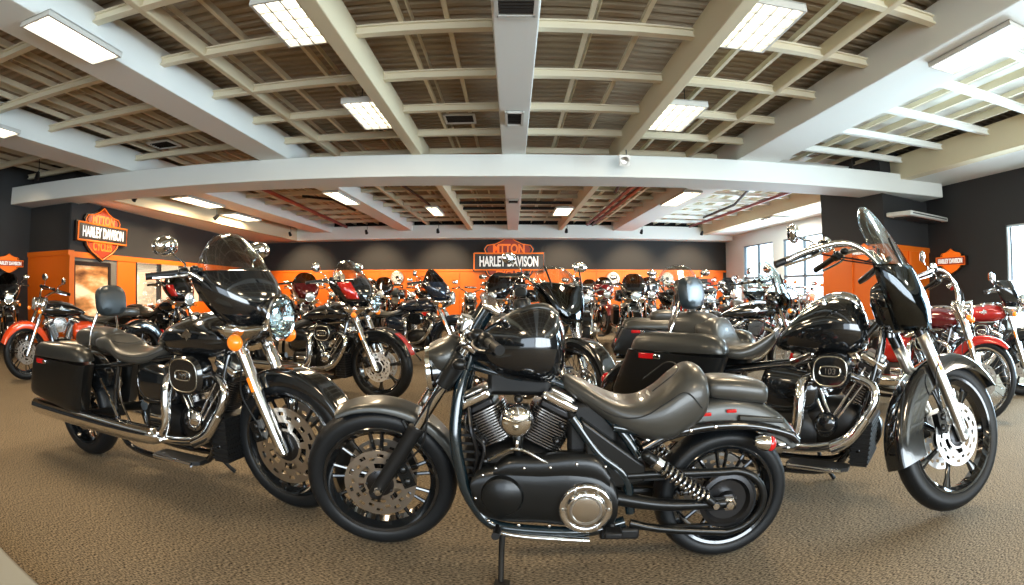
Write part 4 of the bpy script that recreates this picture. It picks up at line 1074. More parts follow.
# far office window, cold daylight
ow = MB(); addbox(ow, -12.49, -12.46, 12.6, 13.9, .9, 2.0); addbox(ow, -12.49, -12.46, 14.3, 15.6, .9, 2.0)
mat('daylit_pane', (.8, .9, .95), 0, .3, emit=((.75, .90, 1.0), 2.2))
struct('window_2', ow, 'daylit_pane', flat=True)

# right side
struct('wall_right', box6(XR, XR + .2, YF, 2.6, 0, ZC), 'wall_dark', flat=True)
rw = MB(); addbox(rw, XR, XR + .2, 2.6, 7.0, 0, .45); addbox(rw, XR, XR + .2, 2.6, 7.0, 2.28, ZC); addbox(rw, XR, XR + .2, 7.0, 10.0, 0, ZC); struct('wall_right', rw, 'wall_dark', flat=True)
rw = MB(); addbox(rw, XR, XR + .2, 10.0, 14.0, 0, ZC); addbox(rw, XR, XR + .2, 14.0, YB, 2.72, ZC); addbox(rw, XR, XR + .2, 14.0, YB, 0, .35); addbox(rw, XR, XR + .2, 16.75, 17.55, .35, 2.72); addbox(rw, XR, XR + .2, 20.1, YB, .35, 2.72)
struct('wall_right', rw, 'wall_white', flat=True)
def win(name, y0, y1, z0, z1, ny, nz, fm):
    mb = MB(); t = .035
    for i in range(ny + 1):
        y = y0 + (y1 - y0) * i / ny; addbox(mb, XR + .02, XR + .10, y - t, y + t, z0, z1)
    for i in range(nz + 1):
        z = z0 + (z1 - z0) * i / nz; addbox(mb, XR + .02, XR + .10, y0, y1, z - t, z + t)
    o = struct(name, mb, fm, flat=True)
    g = MB(); g.grid([[(XR + .06, y0, z0), (XR + .06, y0, z1)], [(XR + .06, y1, z0), (XR + .06, y1, z1)]]); struct('window_pane', g, 'window_glass', o, flat=True)
win('window_3', 14.0, 16.75, .35, 2.72, 2, 2, 'window_frame')
win('window_4', 17.55, 20.1, .35, 2.72, 2, 2, 'window_frame')
win('window_5', 2.6, 7.0, .45, 2.28, 2, 1, 'window_frame_white')
# projecting block: orange below, dark above
pb = MB()
pb.ring_loft([[(6.93, 8.9, z), (8.66, 9.42, z), (8.66, 10.9, z), (6.65, 10.9, z)] for z in (1.98, ZC)]); struct('wall_block', pb, 'wall_dark', flat=True)['kind'] = 'structure'
pb = MB()
pb.ring_loft([[(6.93, 8.9, z), (8.66, 9.42, z), (8.66, 10.9, z), (6.65, 10.9, z)] for z in (0, 1.98)]); struct('wall_block', pb, 'orange_panel', flat=True)
tr = MB(); tr.ring_loft([[(6.90, 8.86, z), (8.66, 9.38, z), (8.66, 10.93, z), (6.61, 10.93, z)] for z in (1.90, 2.0)])
for (xa, ya) in ((6.94, 8.88), (7.8, 9.14), (6.79, 9.9)): addbox(tr, xa - .03, xa + .03, ya - .03, ya + .03, 0, 1.9)
struct('trim_6', tr, 'orange_trim', flat=True)
# front wall behind the camera, glazed shopfront
fw = MB(); addbox(fw, XL - .5, XR + .2, YF - .2, YF, 2.9, ZC); addbox(fw, XL - .5, -3.5, YF - .2, YF, 0, 2.9); addbox(fw, 8.0, XR + .2, YF - .2, YF, 0, 2.9); addbox(fw, -3.5, 8.0, YF - .2, YF, 0, .4)
for x in (-.6, 2.3, 5.1): addbox(fw, x - .08, x + .08, YF - .2, YF, .4, 2.9)
struct('wall_front', fw, 'wall_white', flat=True)

# ------------------------------------------------------------------ ceiling frame
def ybeam(name, x0, x1, z0, z1, ya, yb, m, dx=0): 
    mb = MB(); mb.ring_loft([[(x0, ya, z0), (x1, ya, z0), (x1, ya, z1), (x0, ya, z1)], [(x0 + dx, yb, z0), (x1 + dx, yb, z0), (x1 + dx, yb, z1), (x0 + dx, yb, z1)]])
    return struct(name, mb, m, flat=True, bev=.012)
def cbeam(i, *a, **k): o = ybeam('ceiling_beam', *a, **k); return o
YE = 21.6
cbeam(0, -.16, .22, 3.31, 3.66, YF, YE, 'beam_white')
cbeam(0, -1.62, -1.46, 3.31, 3.64, YF, YE, 'beam_cream')
cbeam(0, 1.72, 1.86, 3.31, 3.66, YF, YE, 'beam_cream')
cbeam(0, -4.25, -3.72, 3.31, 3.72, YF, YE, 'beam_white')
cbeam(0, 3.78, 4.55, 3.31, 3.72, YF, YE, 'beam_white')
cbeam(0, -7.70, -6.95, 3.31, 3.72, YF, YE, 'beam_white')
cbeam(0, -3.20, -3.12, 3.52, 3.66, YF, YE, 'beam_cream')
cbeam(0, 3.16, 3.24, 3.52, 3.66, YF, YE, 'beam_cream')
cbeam(0, 7.55, XR, 3.22, 3.30, YF, YE, 'beam_white')
cbeam(0, 7.30, 7.55, 3.22, 3.68, YF, YE, 'beam_cream')
cbeam(0, XL - 1.2, -8.55, 3.02, 3.12, 9.0, YE, 'beam_white')
cbeam(0, -8.55, -8.40, 3.02, 3.50, 9.6, YE, 'beam_cream')
# cross beam and back soffit
cb = MB(); cb.ring_loft([[(x, y, 2.95), (x, y + .88, 2.95), (x, y + .88, 3.32), (x, y, 3.32)] for x, y in ((-10.75, 8.25), (-.5, 9.08), (1.0, 9.08), (8.45, 8.62))]); struct('ceiling_beam', cb, 'beam_white', flat=True, bev=.015)
sf = MB(); addbox(sf, XL, XR, 21.2, YB, 3.02, 3.52); struct('ceiling_beam', sf, 'beam_white', flat=True, bev=.015)
# joists along x
def joist(y, x0, x1, m='deck_joist', z0=3.53, z1=3.61):
    mb = MB(); mb.box(((x0 + x1) / 2, y, (z0 + z1) / 2), (x1 - x0, .04, z1 - z0)); mb.box(((x0 + x1) / 2, y, z0), (x1 - x0, .10, .018)); mb.box(((x0 + x1) / 2, y, z1), (x1 - x0, .10, .018))
    return struct('ceiling_beam', mb, m, flat=True)
bays = [(-10.4, -7.70), (-6.95, -4.25), (-3.72, -1.62), (-1.46, -.16), (.22, 1.72), (1.86, 3.78), (4.55, 7.30)]
y = 4.85 - 1.26 * 7
while y < 21:
    for i, (xa, xb) in enumerate(bays): joist(y, xa, xb, 'beam_white' if i == 6 else 'deck_joist')
    y += 1.26
# light purlins along y, above the joists
for xa, xb in bays:
    n = max(2, int(round((xb - xa) / .48)))
    for i in range(1, n):
        x = xa + (xb - xa) * i / n; mb = MB(); addbox(mb, x - .014, x + .014, YF, YE, 3.63, 3.69); addbox(mb, x - .022, x + .022, YF, YE, 3.62, 3.63)
        if i % 2: addbox(mb, x + .07, x + .085, YF, YE, 3.70, 3.76)
        struct('ceiling_beam', mb, 'deck_joist', flat=True)
# scalloped light clips on the cold bay joists
# ------------------------------------------------------------------ lamps
def troffer(x0, x1, y0, y1, label, group, z=3.33, mlamp='lamp_on', nx=3, ny=4, power=46, col=WARM, kind='louvre', h=.07, hang=True):
    e = empty('ceiling_light', ((x0 + x1) / 2, (y0 + y1) / 2, z)); tag(e, label, 'light', group)
    w, l = x1 - x0, y1 - y0
    f = MB()
    for s in (-1, 1): f.box((s * (w / 2 - .012), 0, h / 2), (.024, l, h)); f.box((0, s * (l / 2 - .012), h / 2), (w - .05, .024, h))
    f.box((0, 0, h), (w, l, .012)); make('housing', f, 'fixture_white', e, flat=True)
    d = MB(); d.box((0, 0, h * .55), (w - .06, l - .06, .01)); make('diffuser', d, mlamp, e, flat=True)
    g = MB()
    if kind == 'louvre':
        for i in range(1, nx + 1): g.box((-w / 2 + w * i / (nx + 1), 0, .014), (.015, l - .05, .028))
        for i in range(1, ny + 1): g.box((0, -l / 2 + l * i / (ny + 1), .014), (w - .05, .015, .028))
    else:
        g.box((0, 0, .012), (.010, l - .05, .024))
    make('louvre', g, 'louvre', e, flat=True)
    if hang:
        for s in (-1, 1): make('hanger', MB().tube([(0, s * l * .4, h), (0, s * l * .4, h + .22)], .006, n=6, sm=0), 'dark_metal', e)
    if power: area_light('lamp_light', ((x0 + x1) / 2, (y0 + y1) / 2, z - .02), (w * .85, l * .85), power, col)
    return e
GL = 'square louvred lights in the ceiling bays'
GB = 'long strip lights under the wide beams'
troffer(-2.02, -1.50, 3.63, 4.55, 'square louvred light nearest the lens on the poster side of the centre beam', GL)
troffer(-2.02, -1.56, 6.28, 7.48, 'smaller louvred light on the poster side of the centre beam, just before the cross beam', GL)
troffer(1.80, 2.32, 3.63, 4.58, 'square louvred light nearest the lens on the window side of the centre beam', GL)
troffer(1.84, 2.36, 6.34, 7.52, 'smaller louvred light on the window side of the centre beam, just before the cross beam', GL)
troffer(-3.95, -3.55, 2.80, 3.92, 'glaring strip light under the wide beam on the poster side of the room', GB, z=3.26, kind='s', power=60, hang=False, h=.05)
troffer(3.96, 4.34, 2.72, 3.98, 'glaring strip light under the wide beam on the window side of the room', GB, z=3.26, kind='s', power=60, hang=False, h=.05, col=NEUT)
troffer(-7.10, -6.66, 4.10, 5.22, 'strip light under the outermost wide beam, above the small shield sign', GB, z=3.26, kind='s', power=55, hang=False, h=.05)
for (xa, xb, ya, yb, t) in ((-7.95, -7.40, 11.4, 13.3, 'far strip light over the orange side wall, nearer of two'), (-8.30, -7.75, 14.6, 16.4, 'far strip light over the orange side wall, farther of two'),
                            (-4.18, -3.80, 12.0, 13.9, 'twin tube light under the beam beyond the cross beam, left of the big sign'), (-2.15, -1.85, 14.0, 15.6, 'small far light between beams left of the big sign'),
                            (1.10, 1.55, 14.2, 15.6, 'small far light hanging just right of the big sign'), (3.75, 4.20, 12.0, 14.1, 'twin tube light under the beam beyond the cross beam, right of the big sign'),
                            (7.3, 8.0, 14.8, 15.6, 'round-edged light in the soffit beside the tall windows'), (7.5, 8.2, 11.6, 12.3, 'small soffit light above the orange block')):
    troffer(xa, xb, ya, yb, t, 'lights beyond the cross beam', z=3.25 if abs(xa) > 3 and xa < 7 else 3.14, mlamp='lamp_far', kind='s', power=110, hang=False, h=.05, col=WARM if xa < 3 else NEUT)
for x, t in ((-5.6, 'added louvred fill light behind the lens, over the left bay'), (-1.75, 'added louvred fill light behind the lens, left of the centre beam'), (2.1, 'added louvred fill light behind the lens, right of the centre beam'), (6.0, 'added louvred fill light behind the lens, over the right bay')):
    troffer(x - .3, x + .3, -1.9, -.7, t, GL, power=60, col=WARM if x < 3 else NEUT)  # unseen fixtures behind the camera, added to carry fill light

# spots washing the back and left walls: real track heads
def spot_head(loc, aim, label, power=60, on=True, cord=.35, group='track spotlights'):
    cord = 3.52 - loc[2] if cord != .5 else cord
    e = empty('track_spotlight', loc); tag(e, label, 'spotlight', group)
    d = (Vector(aim) - Vector(loc)).normalized(); m = MB()
    if 'floodlight' in label: m.box(d * -.03, (.17, .17, .13), d.to_track_quat('-Z', 'Y').to_matrix())
    m.lathe([(0, -.11), (.035, -.105), (.050, -.06), (.055, .05), (.060, .055), (.052, .045), (0, .035)], (0, 0, 0), d, 18)
    make('lamp_head', m, 'brushed' if 'floodlight' in label or 'pale' in label else 'matte_black', e)
    s = MB(); s.tube([(0, 0, .02), (.03, 0, .12), (0, 0, cord)], .008, n=8, sm=4); make('stem', s, 'dark_metal', e)
    if on:
        g = MB(); g.lathe([(0, .052), (.045, .048)], (0, 0, 0), d, 16); make('lamp_glass', g, 'lamp_far', e)
        l = bpy.data.lights.new('spot', 'SPOT'); l.energy = power; l.color = WARM; l.spot_size = math.radians(75); l.spot_blend = .8; l.shadow_soft_size = .05
        o = bpy.data.objects.new('spot_light', l); o.location = Vector(loc) + d * .08; o.rotation_euler = d.to_track_quat('-Z', 'Y').to_euler(); C.objects.link(o)
for i, (x, t) in enumerate(((-8.2, 'black track spot at the far left end of the back wall'), (-5.2, 'black track spot above the leftmost wall clock'), (-2.6, 'black track spot between the wall clocks and the big sign'), (1.9, 'black track spot right of the big sign'), (4.6, 'black track spot above the rightmost wall clock'), (6.9, 'black track spot near the doorway end of the back wall'))):
    spot_head((x, 19.97, 3.16), (x, 22, 1.5), t, 430)
spot_head((-7.9, 9.89, 3.05), (-9.4, 10.4, 1.8), 'black spot lighting the shield sign over the poster', 130, cord=.2)
spot_head((-7.9, 13.67, 3.05), (-9.6, 13.6, 1.8), 'black spot over the office opening', 130, cord=.2)
spot_head((-8.6, 7.37, 3.2), (-10.5, 8.6, 1.8), 'black spot hanging before the cross beam near the small shield sign', 30, cord=.3)
spot_head((6.3, 9.0, 3.05), (8.6, 8.4, 1.8), 'pale caged spot hanging at the right end of the cross beam', 30, False, cord=.5)
spot_head((1.75, 8.63, 3.14), (1.4, 6, 2.4), 'grey floodlight hung in front of the middle of the cross beam', 30, False, cord=.3)
# tracks and pipes
def pipe(name, pts, r, m, label, cat, n=10, sm=0):
    o = make(name, MB().tube(pts, r, n=n, sm=sm), m); tag(o, label, cat); return o
pipe('lighting_track', [(-5.3, 13.67, 3.49), (-4.7, 14.4, 3.49), (-4.7, 16.6, 3.49)], .035, 'matte_black', 'black lighting track with a bend, above the left clocks', 'track')
pipe('lighting_track', [(-3.6, 12.45, 3.49), (-2.5, 12.45, 3.49), (-2.35, 14.6, 3.49), (-2.3, 17.2, 3.49)], .035, 'matte_black', 'black lighting track left of the small far light', 'track')
pipe('lighting_track', [(1.95, 12.41, 3.49), (2.4, 12.41, 3.49), (2.5, 13.67, 3.49)], .035, 'matte_black', 'short black lighting track beside the red pipes', 'track')
pipe('lighting_track', [(4.8, 12.41, 3.49), (5.6, 12.6, 3.49), (6.2, 15.0, 3.49), (6.3, 18.0, 3.49)], .035, 'matte_black', 'bent black lighting track before the tall windows', 'track')
pipe('lighting_track', [(-8.05, 10.4, 3.49), (-8.12, 19.5, 3.49)], .035, 'matte_black', 'long black lighting track along the orange side wall', 'track')
pipe('sprinkler_pipe', [(2.75, 11.0, 3.48), (2.75, 20.8, 3.48)], .045, 'pipe_red', 'dark red sprinkler pipe right of the big sign, left one of the pair', 'pipe')
pipe('sprinkler_pipe', [(2.95, 11.0, 3.48), (2.95, 20.8, 3.48)], .045, 'pipe_red', 'dark red sprinkler pipe right of the big sign, right one of the pair', 'pipe')
pipe('sprinkler_pipe', [(-5.7, 11.2, 3.46), (-6.2, 20.8, 3.46)], .05, 'pipe_red', 'dark red sprinkler pipe above the left part of the back wall', 'pipe')
pipe('sprinkler_pipe', [(6.6, 11.6, 3.45), (6.6, 20.5, 3.45)], .04, 'pipe_red', 'thin dark red pipe near the tall windows', 'pipe')
for i, y_ in enumerate((15.2, 16.3)):
    pipe('conduit', [(-1.4, y_, 3.44), (-.2, y_, 3.44)], .04, 'matte_black', ('black conduit across the bay left of the centre beam, nearer one', 'black conduit across the bay left of the centre beam, farther one')[i], 'conduit')
    pipe('conduit', [(.25, y_, 3.44), (1.6, y_, 3.44)], .04, 'matte_black', ('black conduit across the bay right of the centre beam, nearer one', 'black conduit across the bay right of the centre beam, farther one')[i], 'conduit')
def vent(c, w, l, label, n=6, along='y'):
    e = empty('air_vent', c); tag(e, label, 'vent', 'ceiling air vents')
    f = MB()
    for s in (-1, 1): f.box((s * w / 2, 0, 0), (.03, l + .03, .03)); f.box((0, s * l / 2, 0), (w, .03, .03))
    make('frame', f, 'fixture_white', e, flat=True)
    g = MB(); g.box((0, 0, .015), (w, l, .005)); make('duct', g, 'duct_dark', e, flat=True)
    g = MB()
    for i in range(1, n): g.box((0, -l / 2 + l * i / n, 0), (w, .012, .02), Matrix.Rotation(.6, 3, 'X'))
    make('slat', g, 'dark_metal', e, flat=True)
vent((.03, 3.95, 3.285), .30, .30, 'dark vent under the centre beam, at the top edge of the picture')
vent((.03, 7.0, 3.285), .20, .55, 'dark vent under the centre beam, just before the cross beam')
vent((-.75, 8.0, 3.60), .42, .42, 'square diffuser between joists close beside the centre beam')
vent((-5.9, 8.1, 3.60), .45, .45, 'square diffuser between joists over the framed poster side')
vent((.03, 14.0, 3.285), .25, .5, 'small vent under the centre beam beyond the cross beam')

# ------------------------------------------------------------------ signs, clocks, panels
def shield(name, label, Mx, hw, vs=1.0, main=True, group='orange shield signs'):
    """Mx maps (u, v, d) to the wall"""
    e = empty(name, Mx.to_translation()); tag(e, label, 'sign', group)
    L_ = Matrix.Translation(-Mx.to_translation()) @ Mx
    S = hw
    def fn(u, v, d): return tuple(L_ @ Vector((u * S, v * S * vs, d)))
    up_o = [(-.64, .20), (-.70, .36), (-.62, .47), (-.40, .50), (-.18, .60), (0, .74), (.18, .60), (.40, .50), (.62, .47), (.70, .36), (.64, .20)]
    lo_o = [(.66, -.22), (.60, -.36), (.42, -.52), (.20, -.64), (0, -.74), (-.20, -.64), (-.42, -.52), (-.60, -.36), (-.66, -.22)]
    bar = [(-1, -.24), (1, -.24), (1, .24), (-1, .24)]
    def sc(o, k, c): return [(c[0] + (u - c[0]) * k, c[1] + (v - c[1]) * k) for u, v in o]
    full = [(-1.04, -.28), (-.70, -.28)] + [(u * 1.08, v * 1.08) for u, v in lo_o[::-1]] + [(.70, -.28), (1.04, -.28), (1.04, .28), (.74, .28)] + [(u * 1.07, v * 1.06) for u, v in up_o[::-1][:-1]] + [(-.70, .28), (-1.04, .28)]
    m = MB(); m.prism(full, fn, .0, .06); make('backing', m, 'sign_black', e, flat=True)
    def rimline(o, r, name, mm, d):
        q = MB(); q.tube([fn(u, v, d) for u, v in o], r, n=8, sm=0, closed=False)
        q.tube([fn(o[-1][0], o[-1][1], d), fn(o[0][0], o[0][1], d)], r, n=8, sm=0)
        make(name, q, mm, e)
    if True:
        fm = 'sign_red' if main else 'sign_orange'
        fills = MB(); fills.prism(sc(up_o, .90, (0, .42)), fn, .055, .075); make('upper_panel', fills, fm, e, flat=True)
        fills = MB(); fills.prism(sc(lo_o, .90, (0, -.40)), fn, .055, .075); make('lower_panel', fills, fm, e, flat=True)
    b_ = MB(); b_.prism(sc(bar, .96, (0, 0)), fn, .055, .10); make('bar', b_, 'sign_black' if main else 'sign_red', e, flat=True)
    rimline(up_o, .016 * S / 1.3, 'border', 'sign_orange', .085); rimline(lo_o, .016 * S / 1.3, 'border', 'sign_orange', .085)
    rimline(bar, .024 * S / 1.3, 'border', 'sign_orange', .105)
    def tx(t, size, v, d, mm, sx):
        text_mesh('lettering', t, size * S, mm, e, L_ @ Matrix.Translation((0, v * S * vs, d)) @ Matrix.Diagonal((1, vs, 1, 1)), .006, sx, bold=.012 * S)
    tx('HARLEY DAVISON', .40, -.01, .11, 'white_print', .52)
    if main:
        tx('MTTON', .36, .36, .08, 'sign_orange', .72); tx('CYCLES', .34, -.38, .08, 'sign_orange', .66)
    return e
def wallM(o, n, ):   # u along wall to the viewer's right, v up, d = normal n
    n = Vector(n).normalized(); v = Vector((0, 0, 1)); u = v.cross(n)
    return Matrix.Translation(o) @ Matrix((u, v, n)).transposed().to_4x4()
shield('shield_sign', 'large black and orange shield sign with white lettering on the back wall', wallM((-.12, 21.90, 2.17), (0, -1, 0)), 1.32)
shield('shield_sign', 'large orange shield sign on the dark wall above the framed poster', wallM((-9.20, 10.2, 2.38), (1, .1, 0)), 1.05, .55 / .74)
shield('shield_sign', 'small orange shield sign on the dark wall beside the orange corner with the poster', wallM((-10.57, 8.22, 1.70), (1, 0, 0)), .46, .58, False)
shield('shield_sign', 'small orange shield sign on the dark wall between the orange block and the window', wallM((8.62, 8.57, 1.70), (-1, 0, 0)), .46, .70, False)

shield('shield_sign', 'small orange shield sign on the corner block, seen through the clear windshield', wallM((6.84, 9.42, 1.85), (-1, -.14, 0)), .38, .62, False)

def clock(x, z, label, y=21.93):
    e = empty('wall_clock', (x, y, z)); tag(e, label, 'clock', 'round clocks on the orange back wall')
    m = MB(); m.lathe([(0, -.0), (.25, 0), (.26, -.02), (.25, -.05), (.225, -.055), (.215, -.03)], (0, 0, 0), (0, 1, 0), 36); make('rim', m, 'brushed', e)
    m = MB(); m.lathe([(0, -.037), (.212, -.037), (.214, -.031)], (0, 0, 0), (0, 1, 0), 32); make('dial', m, 'gauge_white', e)
    m = MB()
    for i in range(12):
        a = PI * i / 6; m.box((math.sin(a) * .18, -.040, math.cos(a) * .18), (.014, .004, .045), Matrix.Rotation(a, 3, 'Y'))
    make('hour_mark', m, 'matte_black', e)
    m = MB(); m.box((.03, -.042, .04), (.014, .004, .12), Matrix.Rotation(.6, 3, 'Y')); m.box((-.05, -.045, .02), (.010, .004, .16), Matrix.Rotation(-1.2, 3, 'Y')); m.lathe([(0, -.05), (.06, -.048), (.07, -.036)], (0, 0, 0), (0, 1, 0), 20); make('hand', m, 'dark_metal', e)
clock(-6.83, 1.57, 'round clock at the left end of the orange back wall')
clock(-4.44, 1.57, 'round clock second from left, midway to the big sign')
clock(3.89, 1.53, 'round clock just right of the big sign')
clock(6.08, 1.53, 'round clock nearest the doorway in the orange wall')

# framed poster in the grey panel
e = empty('framed_poster', (lwx(9.85) + .02, 9.85, 1.10)); tag(e, 'large black framed brown poster on the grey panel below the shield sign', 'poster')
pf = MB(); rot = Matrix.Rotation(math.atan(.1), 3, 'Z')
for s in (-1, 1): pf.box(rot @ Vector((.02, s * .74, 0)), (.06, .09, 1.27), rot); pf.box(rot @ Vector((.02, 0, s * .60)), (.06, 1.50, .09), rot)
make('frame', pf, 'poster_frame', e, flat=True)
pp = MB(); pp.box((0, 0, 0), (.03, 1.42, 1.15), rot); make('print', pp, 'poster_print', e, flat=True)
# air curtain on the block
e = empty('air_curtain', (7.75, 8.72, 2.52)); tag(e, 'flat white wall unit above the orange corner block beside the dark wall', 'air unit')
R3 = Matrix.Rotation(math.radians(16.5), 3, 'Z')
m = MB(); m.box((0, 0, 0), (1.55, .62, .085), R3); make('casing', m, 'fixture_white', e, bev=.02)
m = MB(); m.box((0, 0, -.050), (1.30, .40, .02), R3); m.box(R3 @ Vector((0, -.313, 0)), (1.4, .01, .02), R3); make('grille', m, 'dark_metal', e, flat=True)
m = MB(); m.box(R3 @ Vector((0, .33, .02)), (1.2, .06, .10), R3); make('bracket', m, 'dark_metal', e, flat=True)
# white leaflet stands beside the doorway
def stand(x, y, label, w=.5, h=1.25):
    e = empty('display_stand', (x, y, 0)); tag(e, label, 'display stand', 'white display stands by the doorway')
    m = MB(); m.box((0, 0, h / 2 + .05), (w, .05, h)); make('panel', m, 'wall_white', e, bev=.008)
    m = MB(); m.box((0, 0, .02), (w, .4, .04)); m.box((0, .06, .3), (.05, .05, .56)); make('foot', m, 'dark_metal', e, flat=True)
    m = MB(); m.box((0, -.03, h * .6), (w * .75, .012, h * .5)); make('print', m, 'gauge_white', e, flat=True)
stand(6.6, 19.5, 'narrow white display stand left of the doorway'); stand(7.7, 19.0, 'white display stand right of the doorway, near the windows', .7, 1.1)
# blurred plinth corner at lower left, beside the lens
m = MB(); m.ring_loft([[(x, y, z) for x, y in ((-2.6, 1.53), (-1.5, 1.19), (-1.5, .3), (-2.6, .3))] for z in (0, .10)]); pl_o = make('display_plinth', m, 'plinth_grey', bev=.02); tag(pl_o, 'low grey plinth cut by the lower left corner of the picture', 'plinth')

# ------------------------------------------------------------------ the three near motorcycles
def put(fx, fy, deg, L):
    a = math.radians(deg); return (fx - L * math.cos(a), fy - L * math.sin(a), 0), a
a_ = math.atan2(.16, -1.48)
sportster('motorcycle', 'black short motorcycle in front of all others, round chrome air cleaner and scooped seat', (.90, 2.19, 0), a_, steer=14)
loc, a = put(-1.12, 2.71, -10.6, 1.84)
cruiser('motorcycle', 'black near tourer with large round headlight, amber signals, saddlebags and a padded backrest', loc, a, dict(steer=-3, discr=.20, fwheel=('cast', 9), ffa=(24, 138), big=True, mirr=(.05, .088, .052)))
loc, a = put(2.25, 2.19, -44, 1.87)
hx, hz = 1.46, 1.10
cruiser('motorcycle', 'black near tourer with tall clear windshield, high chrome bars and a white brake disc', loc, a,
        dict(L=1.87, barsteer=0, barback=.11, mz=.085, tankl=.78, seat_ab=(.17, .67), seatz=.05, bagbox=(-.02, .58, .50, .90), bx=.22, acz=.04, cam='gloss_black', mirr=(.03, .085, .050), rf=.395, rimR=.30, rr=.34, head=(hx, hz), steer=46, fairing='shield', bars='ape', tankh=1.75, shift=-.09, rim='gloss_black', fwheel=('blade', 7), disc='white_disc', fork='brushed', seatrise=.06,
             nac='black', signals=False, ffa=(40, 205), skirt=.20, ffdepth=(.02, .16, .17), discr=.165, paint='gloss_black', emblem=False, mirrors=True,
             levels=[(hz - .12, hx + .23, hx + .06, .16), (hz - .02, hx + .22, hx + .02, .235), (hz + .12, hx + .15, hx - .04, .27), (hz + .26, hx + .06, hx - .09, .265), (hz + .38, hx - .03, hx - .14, .215), (hz + .45, hx - .09, hx - .15, .13), (hz + .475, hx - .12, hx - .15, .05)],
             lower=[(hz - .15, hx + .25, hx + .05, .17), (hz - .02, hx + .235, hx + .01, .25), (hz + .10, hx + .175, hx - .04, .285), (hz + .17, hx + .13, hx - .06, .285)]))

# ------------------------------------------------------------------ the rows behind
def copies(o):
    c = o.copy(); C.objects.link(c)
    for ch in list(o.children):
        k = copies(ch); k.parent = c
    return c
PROTO = {}
KINDS_ = {
 'flame': dict(fwheel=('blade', 7), accent2='red_paint', steer=-4, rimR=.27, tour=False, disc='white_disc', backrest=False),
 'bagger': dict(fwheel=('blade', 9), paint='navy_paint', backrest=False, steer=0),
 'maroon': dict(fwheel=('cast', 7), paint='maroon_paint', backrest=False, steer=5, rimR=.27),
 'touring': dict(fwheel=('cast', 7), tour=True, steer=0, paint='gloss_black'),
 'chrome_red': dict(fairing='none', fwheel=('wire', 28), rim='chrome', rimR=.29, bags=False, backrest=False, bars='ape', accent='maroon_paint', paint='red_paint', steer=12, seat='leather', ffa=(50, 185)),
 'naked': dict(fairing='none', fwheel=('wire', 28), rim='chrome', rimR=.29, bags=False, backrest=False, bars='mid', paint='gloss_black', steer=8, side_ac='round'),
 'orange': dict(fairing='none', fwheel=('cast', 7), bags=False, backrest=False, bars='mid', paint='orange_paint', accent='gloss_black', rpaint='gloss_black', steer=12, side_ac='round'),
 'redtank': dict(fwheel=('blade', 9), paint='gloss_black', accent='red_paint', bags=True, backrest=False, rim='gloss_black', screen=False, bars='mid'),
}
sh = lambda hx, hz: dict(levels=[(hz - .12, hx + .23, hx + .06, .16), (hz, hx + .21, hx + .02, .25), (hz + .14, hx + .14, hx - .04, .28), (hz + .28, hx + .05, hx - .09, .27), (hz + .40, hx - .04, hx - .14, .20), (hz + .45, hx - .09, hx - .15, .08)],
                         lower=[(hz - .10, hx + .24, hx + .05, .17), (hz, hx + .225, hx + .01, .25), (hz + .08, hx + .185, hx - .04, .28)])
KINDS_['shield_red'] = dict(fairing='shield', fwheel=('wire', 28), rim='chrome', rimR=.29, paint='red_paint', nac='chrome', backrest=False, **sh(1.54, 1.02))
KINDS_['mid'] = dict(fairing='shield', fwheel=('wire', 32), rim='gloss_black', rimR=.29, paint='gloss_black', nac='black', backrest=False, bags=False, signals=False,
    levels=[(.95, 1.76, 1.60, .14), (1.02, 1.74, 1.56, .19), (1.14, 1.67, 1.50, .22), (1.26, 1.58, 1.45, .19), (1.33, 1.52, 1.42, .10)], lower=[(.88, 1.78, 1.60, .13), (.98, 1.765, 1.56, .19), (1.12, 1.70, 1.50, .235), (1.18, 1.66, 1.48, .24)])
KINDS_['shield_black'] = dict(fairing='shield', fwheel=('wire', 28), rim='chrome', rimR=.29, paint='gloss_black', nac='black', backrest=True, steer=0, **sh(1.54, 1.02))
def row(kind, fx, fy, deg, label, lod=.45, steer=None, new=False):
    loc, a = put(fx, fy, deg, 1.84); g = 'motorcycles standing in rows behind the three near ones'
    key = (kind, lod)
    if key in PROTO and not new:
        c = copies(PROTO[key]); c.location = loc; c.rotation_euler = (0, 0, a); c['label'] = label; return c
    d = dict(KINDS_[kind])
    if steer is not None: d['steer'] = steer
    b = cruiser('motorcycle', label, loc, a, d, lod, g)
    if not new: PROTO[key] = b.root
    return b.root
row('mid', .52, 4.52, -64, 'black motorcycle with dark windshield just behind the tank of the front motorcycle', .8, new=True, steer=10)
row('flame', -1.33, 5.68, -14, 'black tourer with red flashes on its fairing, beyond the near tourer with the round headlight', .8)
row('bagger', -.85, 8.6, -12, 'dark blue-black tourer behind the red-flashed tourer, showing its side', .55)
row('touring', -.38, 10.2, -112, 'black tourer facing the lens just left of the big sign with bright headlight', .45)
row('chrome_red', 4.04, 3.55, -62, 'red motorcycle with chrome headlight nacelle and red front fender, behind the clear windshield', .8)
row('redtank', 5.55, 4.15, -52, 'black-fairinged motorcycle with a bright red tank at the right edge', .8)
row('orange', -6.16, 5.12, -122, 'orange-red motorcycle with raked chrome fork at far left, front wheel turned to the lens', .6)
row('touring', -8.35, 6.55, -35, 'black tourer with luggage box cut by the left edge of the picture', .45)
row('flame', -4.75, 7.5, -18, 'black and red tourer behind the padded backrest of the near tourer with round headlight', .45)
row('shield_black', 3.40, 6.25, -8, 'dark windshield tourer behind the seat of the near tourer with high chrome bars', .6)
row('shield_red', 2.15, 7.45, -115, 'red tourer with clear windshield and round headlight beyond the right saddlebag', .55)
row('naked', 1.30, 10.2, -100, 'chrome-forked motorcycle facing the lens below the clock right of the big sign', .45)
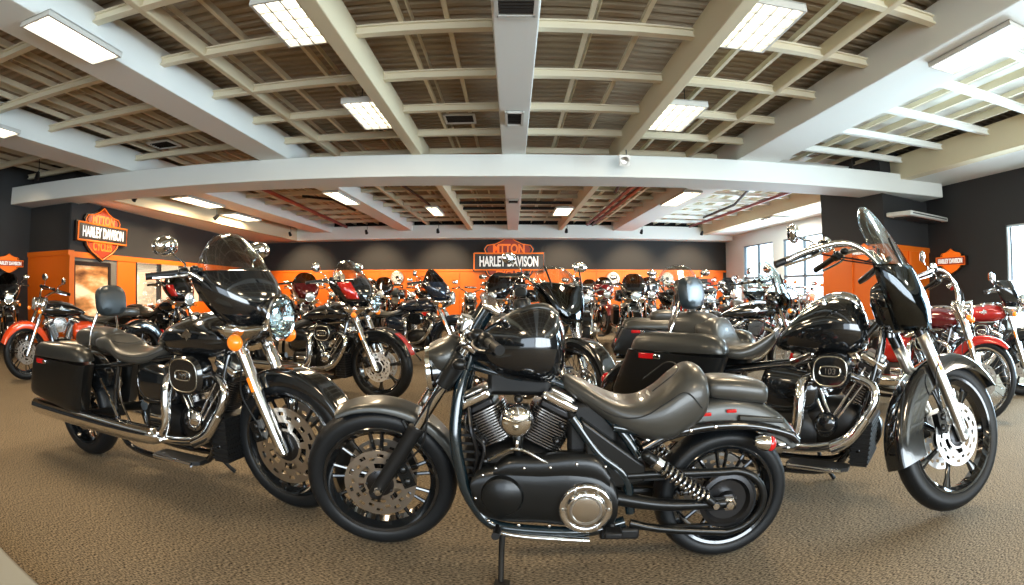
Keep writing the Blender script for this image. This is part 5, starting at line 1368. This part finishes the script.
row('touring', 2.35, 10.7, -95, 'black tourer with luggage box facing the lens, left of the red windshield tourer', .45)
row('naked', 3.65, 10.0, -92, 'chrome-engined motorcycle facing the lens, second in the row right of the big sign', .45)
row('shield_red', 4.80, 10.3, -95, 'red windshield tourer facing the lens below the doorway', .45)
row('naked', 5.95, 10.4, -98, 'black chrome motorcycle facing the lens before the tall windows', .45)
row('orange', 7.3, 12.5, -110, 'orange-red motorcycle before the nearer tall window', .6)
row('bagger', -6.9, 10.4, -40, 'blue-black tourer before the office opening in the orange wall', .55)
row('maroon', -3.55, 9.6, -58, 'maroon tourer with small screen left of the leftmost wall clock', .35)
for i, (k, t) in enumerate((('orange', 'orange-red motorcycle at the left end of the far row, before the orange wall'), ('naked', 'black chrome motorcycle in the far row below the leftmost clock'), ('touring', 'black tourer with luggage box in the far row between the two left clocks'),
        ('shield_red', 'red windshield tourer in the far row below the second clock'), ('naked', 'black chrome motorcycle in the far row, first left of the big sign'), ('bagger', 'blue-black tourer in the far row under the left end of the big sign'),
        ('naked', 'black chrome motorcycle in the far row under the right end of the big sign'), ('maroon', 'maroon tourer in the far row, first right of the big sign'), ('bagger', 'blue-black tourer in the far row under the third clock'),
        ('orange', 'orange-red motorcycle in the far row between the two right clocks'), ('touring', 'black tourer with luggage box in the far row under the last clock'), ('shield_red', 'red windshield tourer at the right end of the far row'))):
    row(k, -5.5 + 1.12 * i, 13.9 + .15 * (i % 2), -82 - (i % 3) * 5, t, .6 if k == 'orange' else (.35 if k in ('maroon',) else (.55 if k in ('bagger', 'shield_red') else .45)))
for i, (k, t) in enumerate((('touring', 'black tourer with luggage box in the last row, leftmost'), ('naked', 'black chrome motorcycle in the last row, second from left'), ('bagger', 'blue-black tourer in the last row left of the second clock'), ('naked', 'black chrome motorcycle in the last row left of the big sign'))):
    row(k, -7.0 + 1.3 * i, 17.6, -75, t, .45 if k != 'bagger' else .55)
for i, (k, t) in enumerate((('bagger', 'blue-black tourer in the last row right of the big sign'), ('naked', 'black chrome motorcycle in the last row below the right clocks'), ('touring', 'black tourer with luggage box in the last row near the doorway'))):
    row(k, 2.4 + 1.5 * i, 17.6, -95, t, .45 if k != 'bagger' else .55)
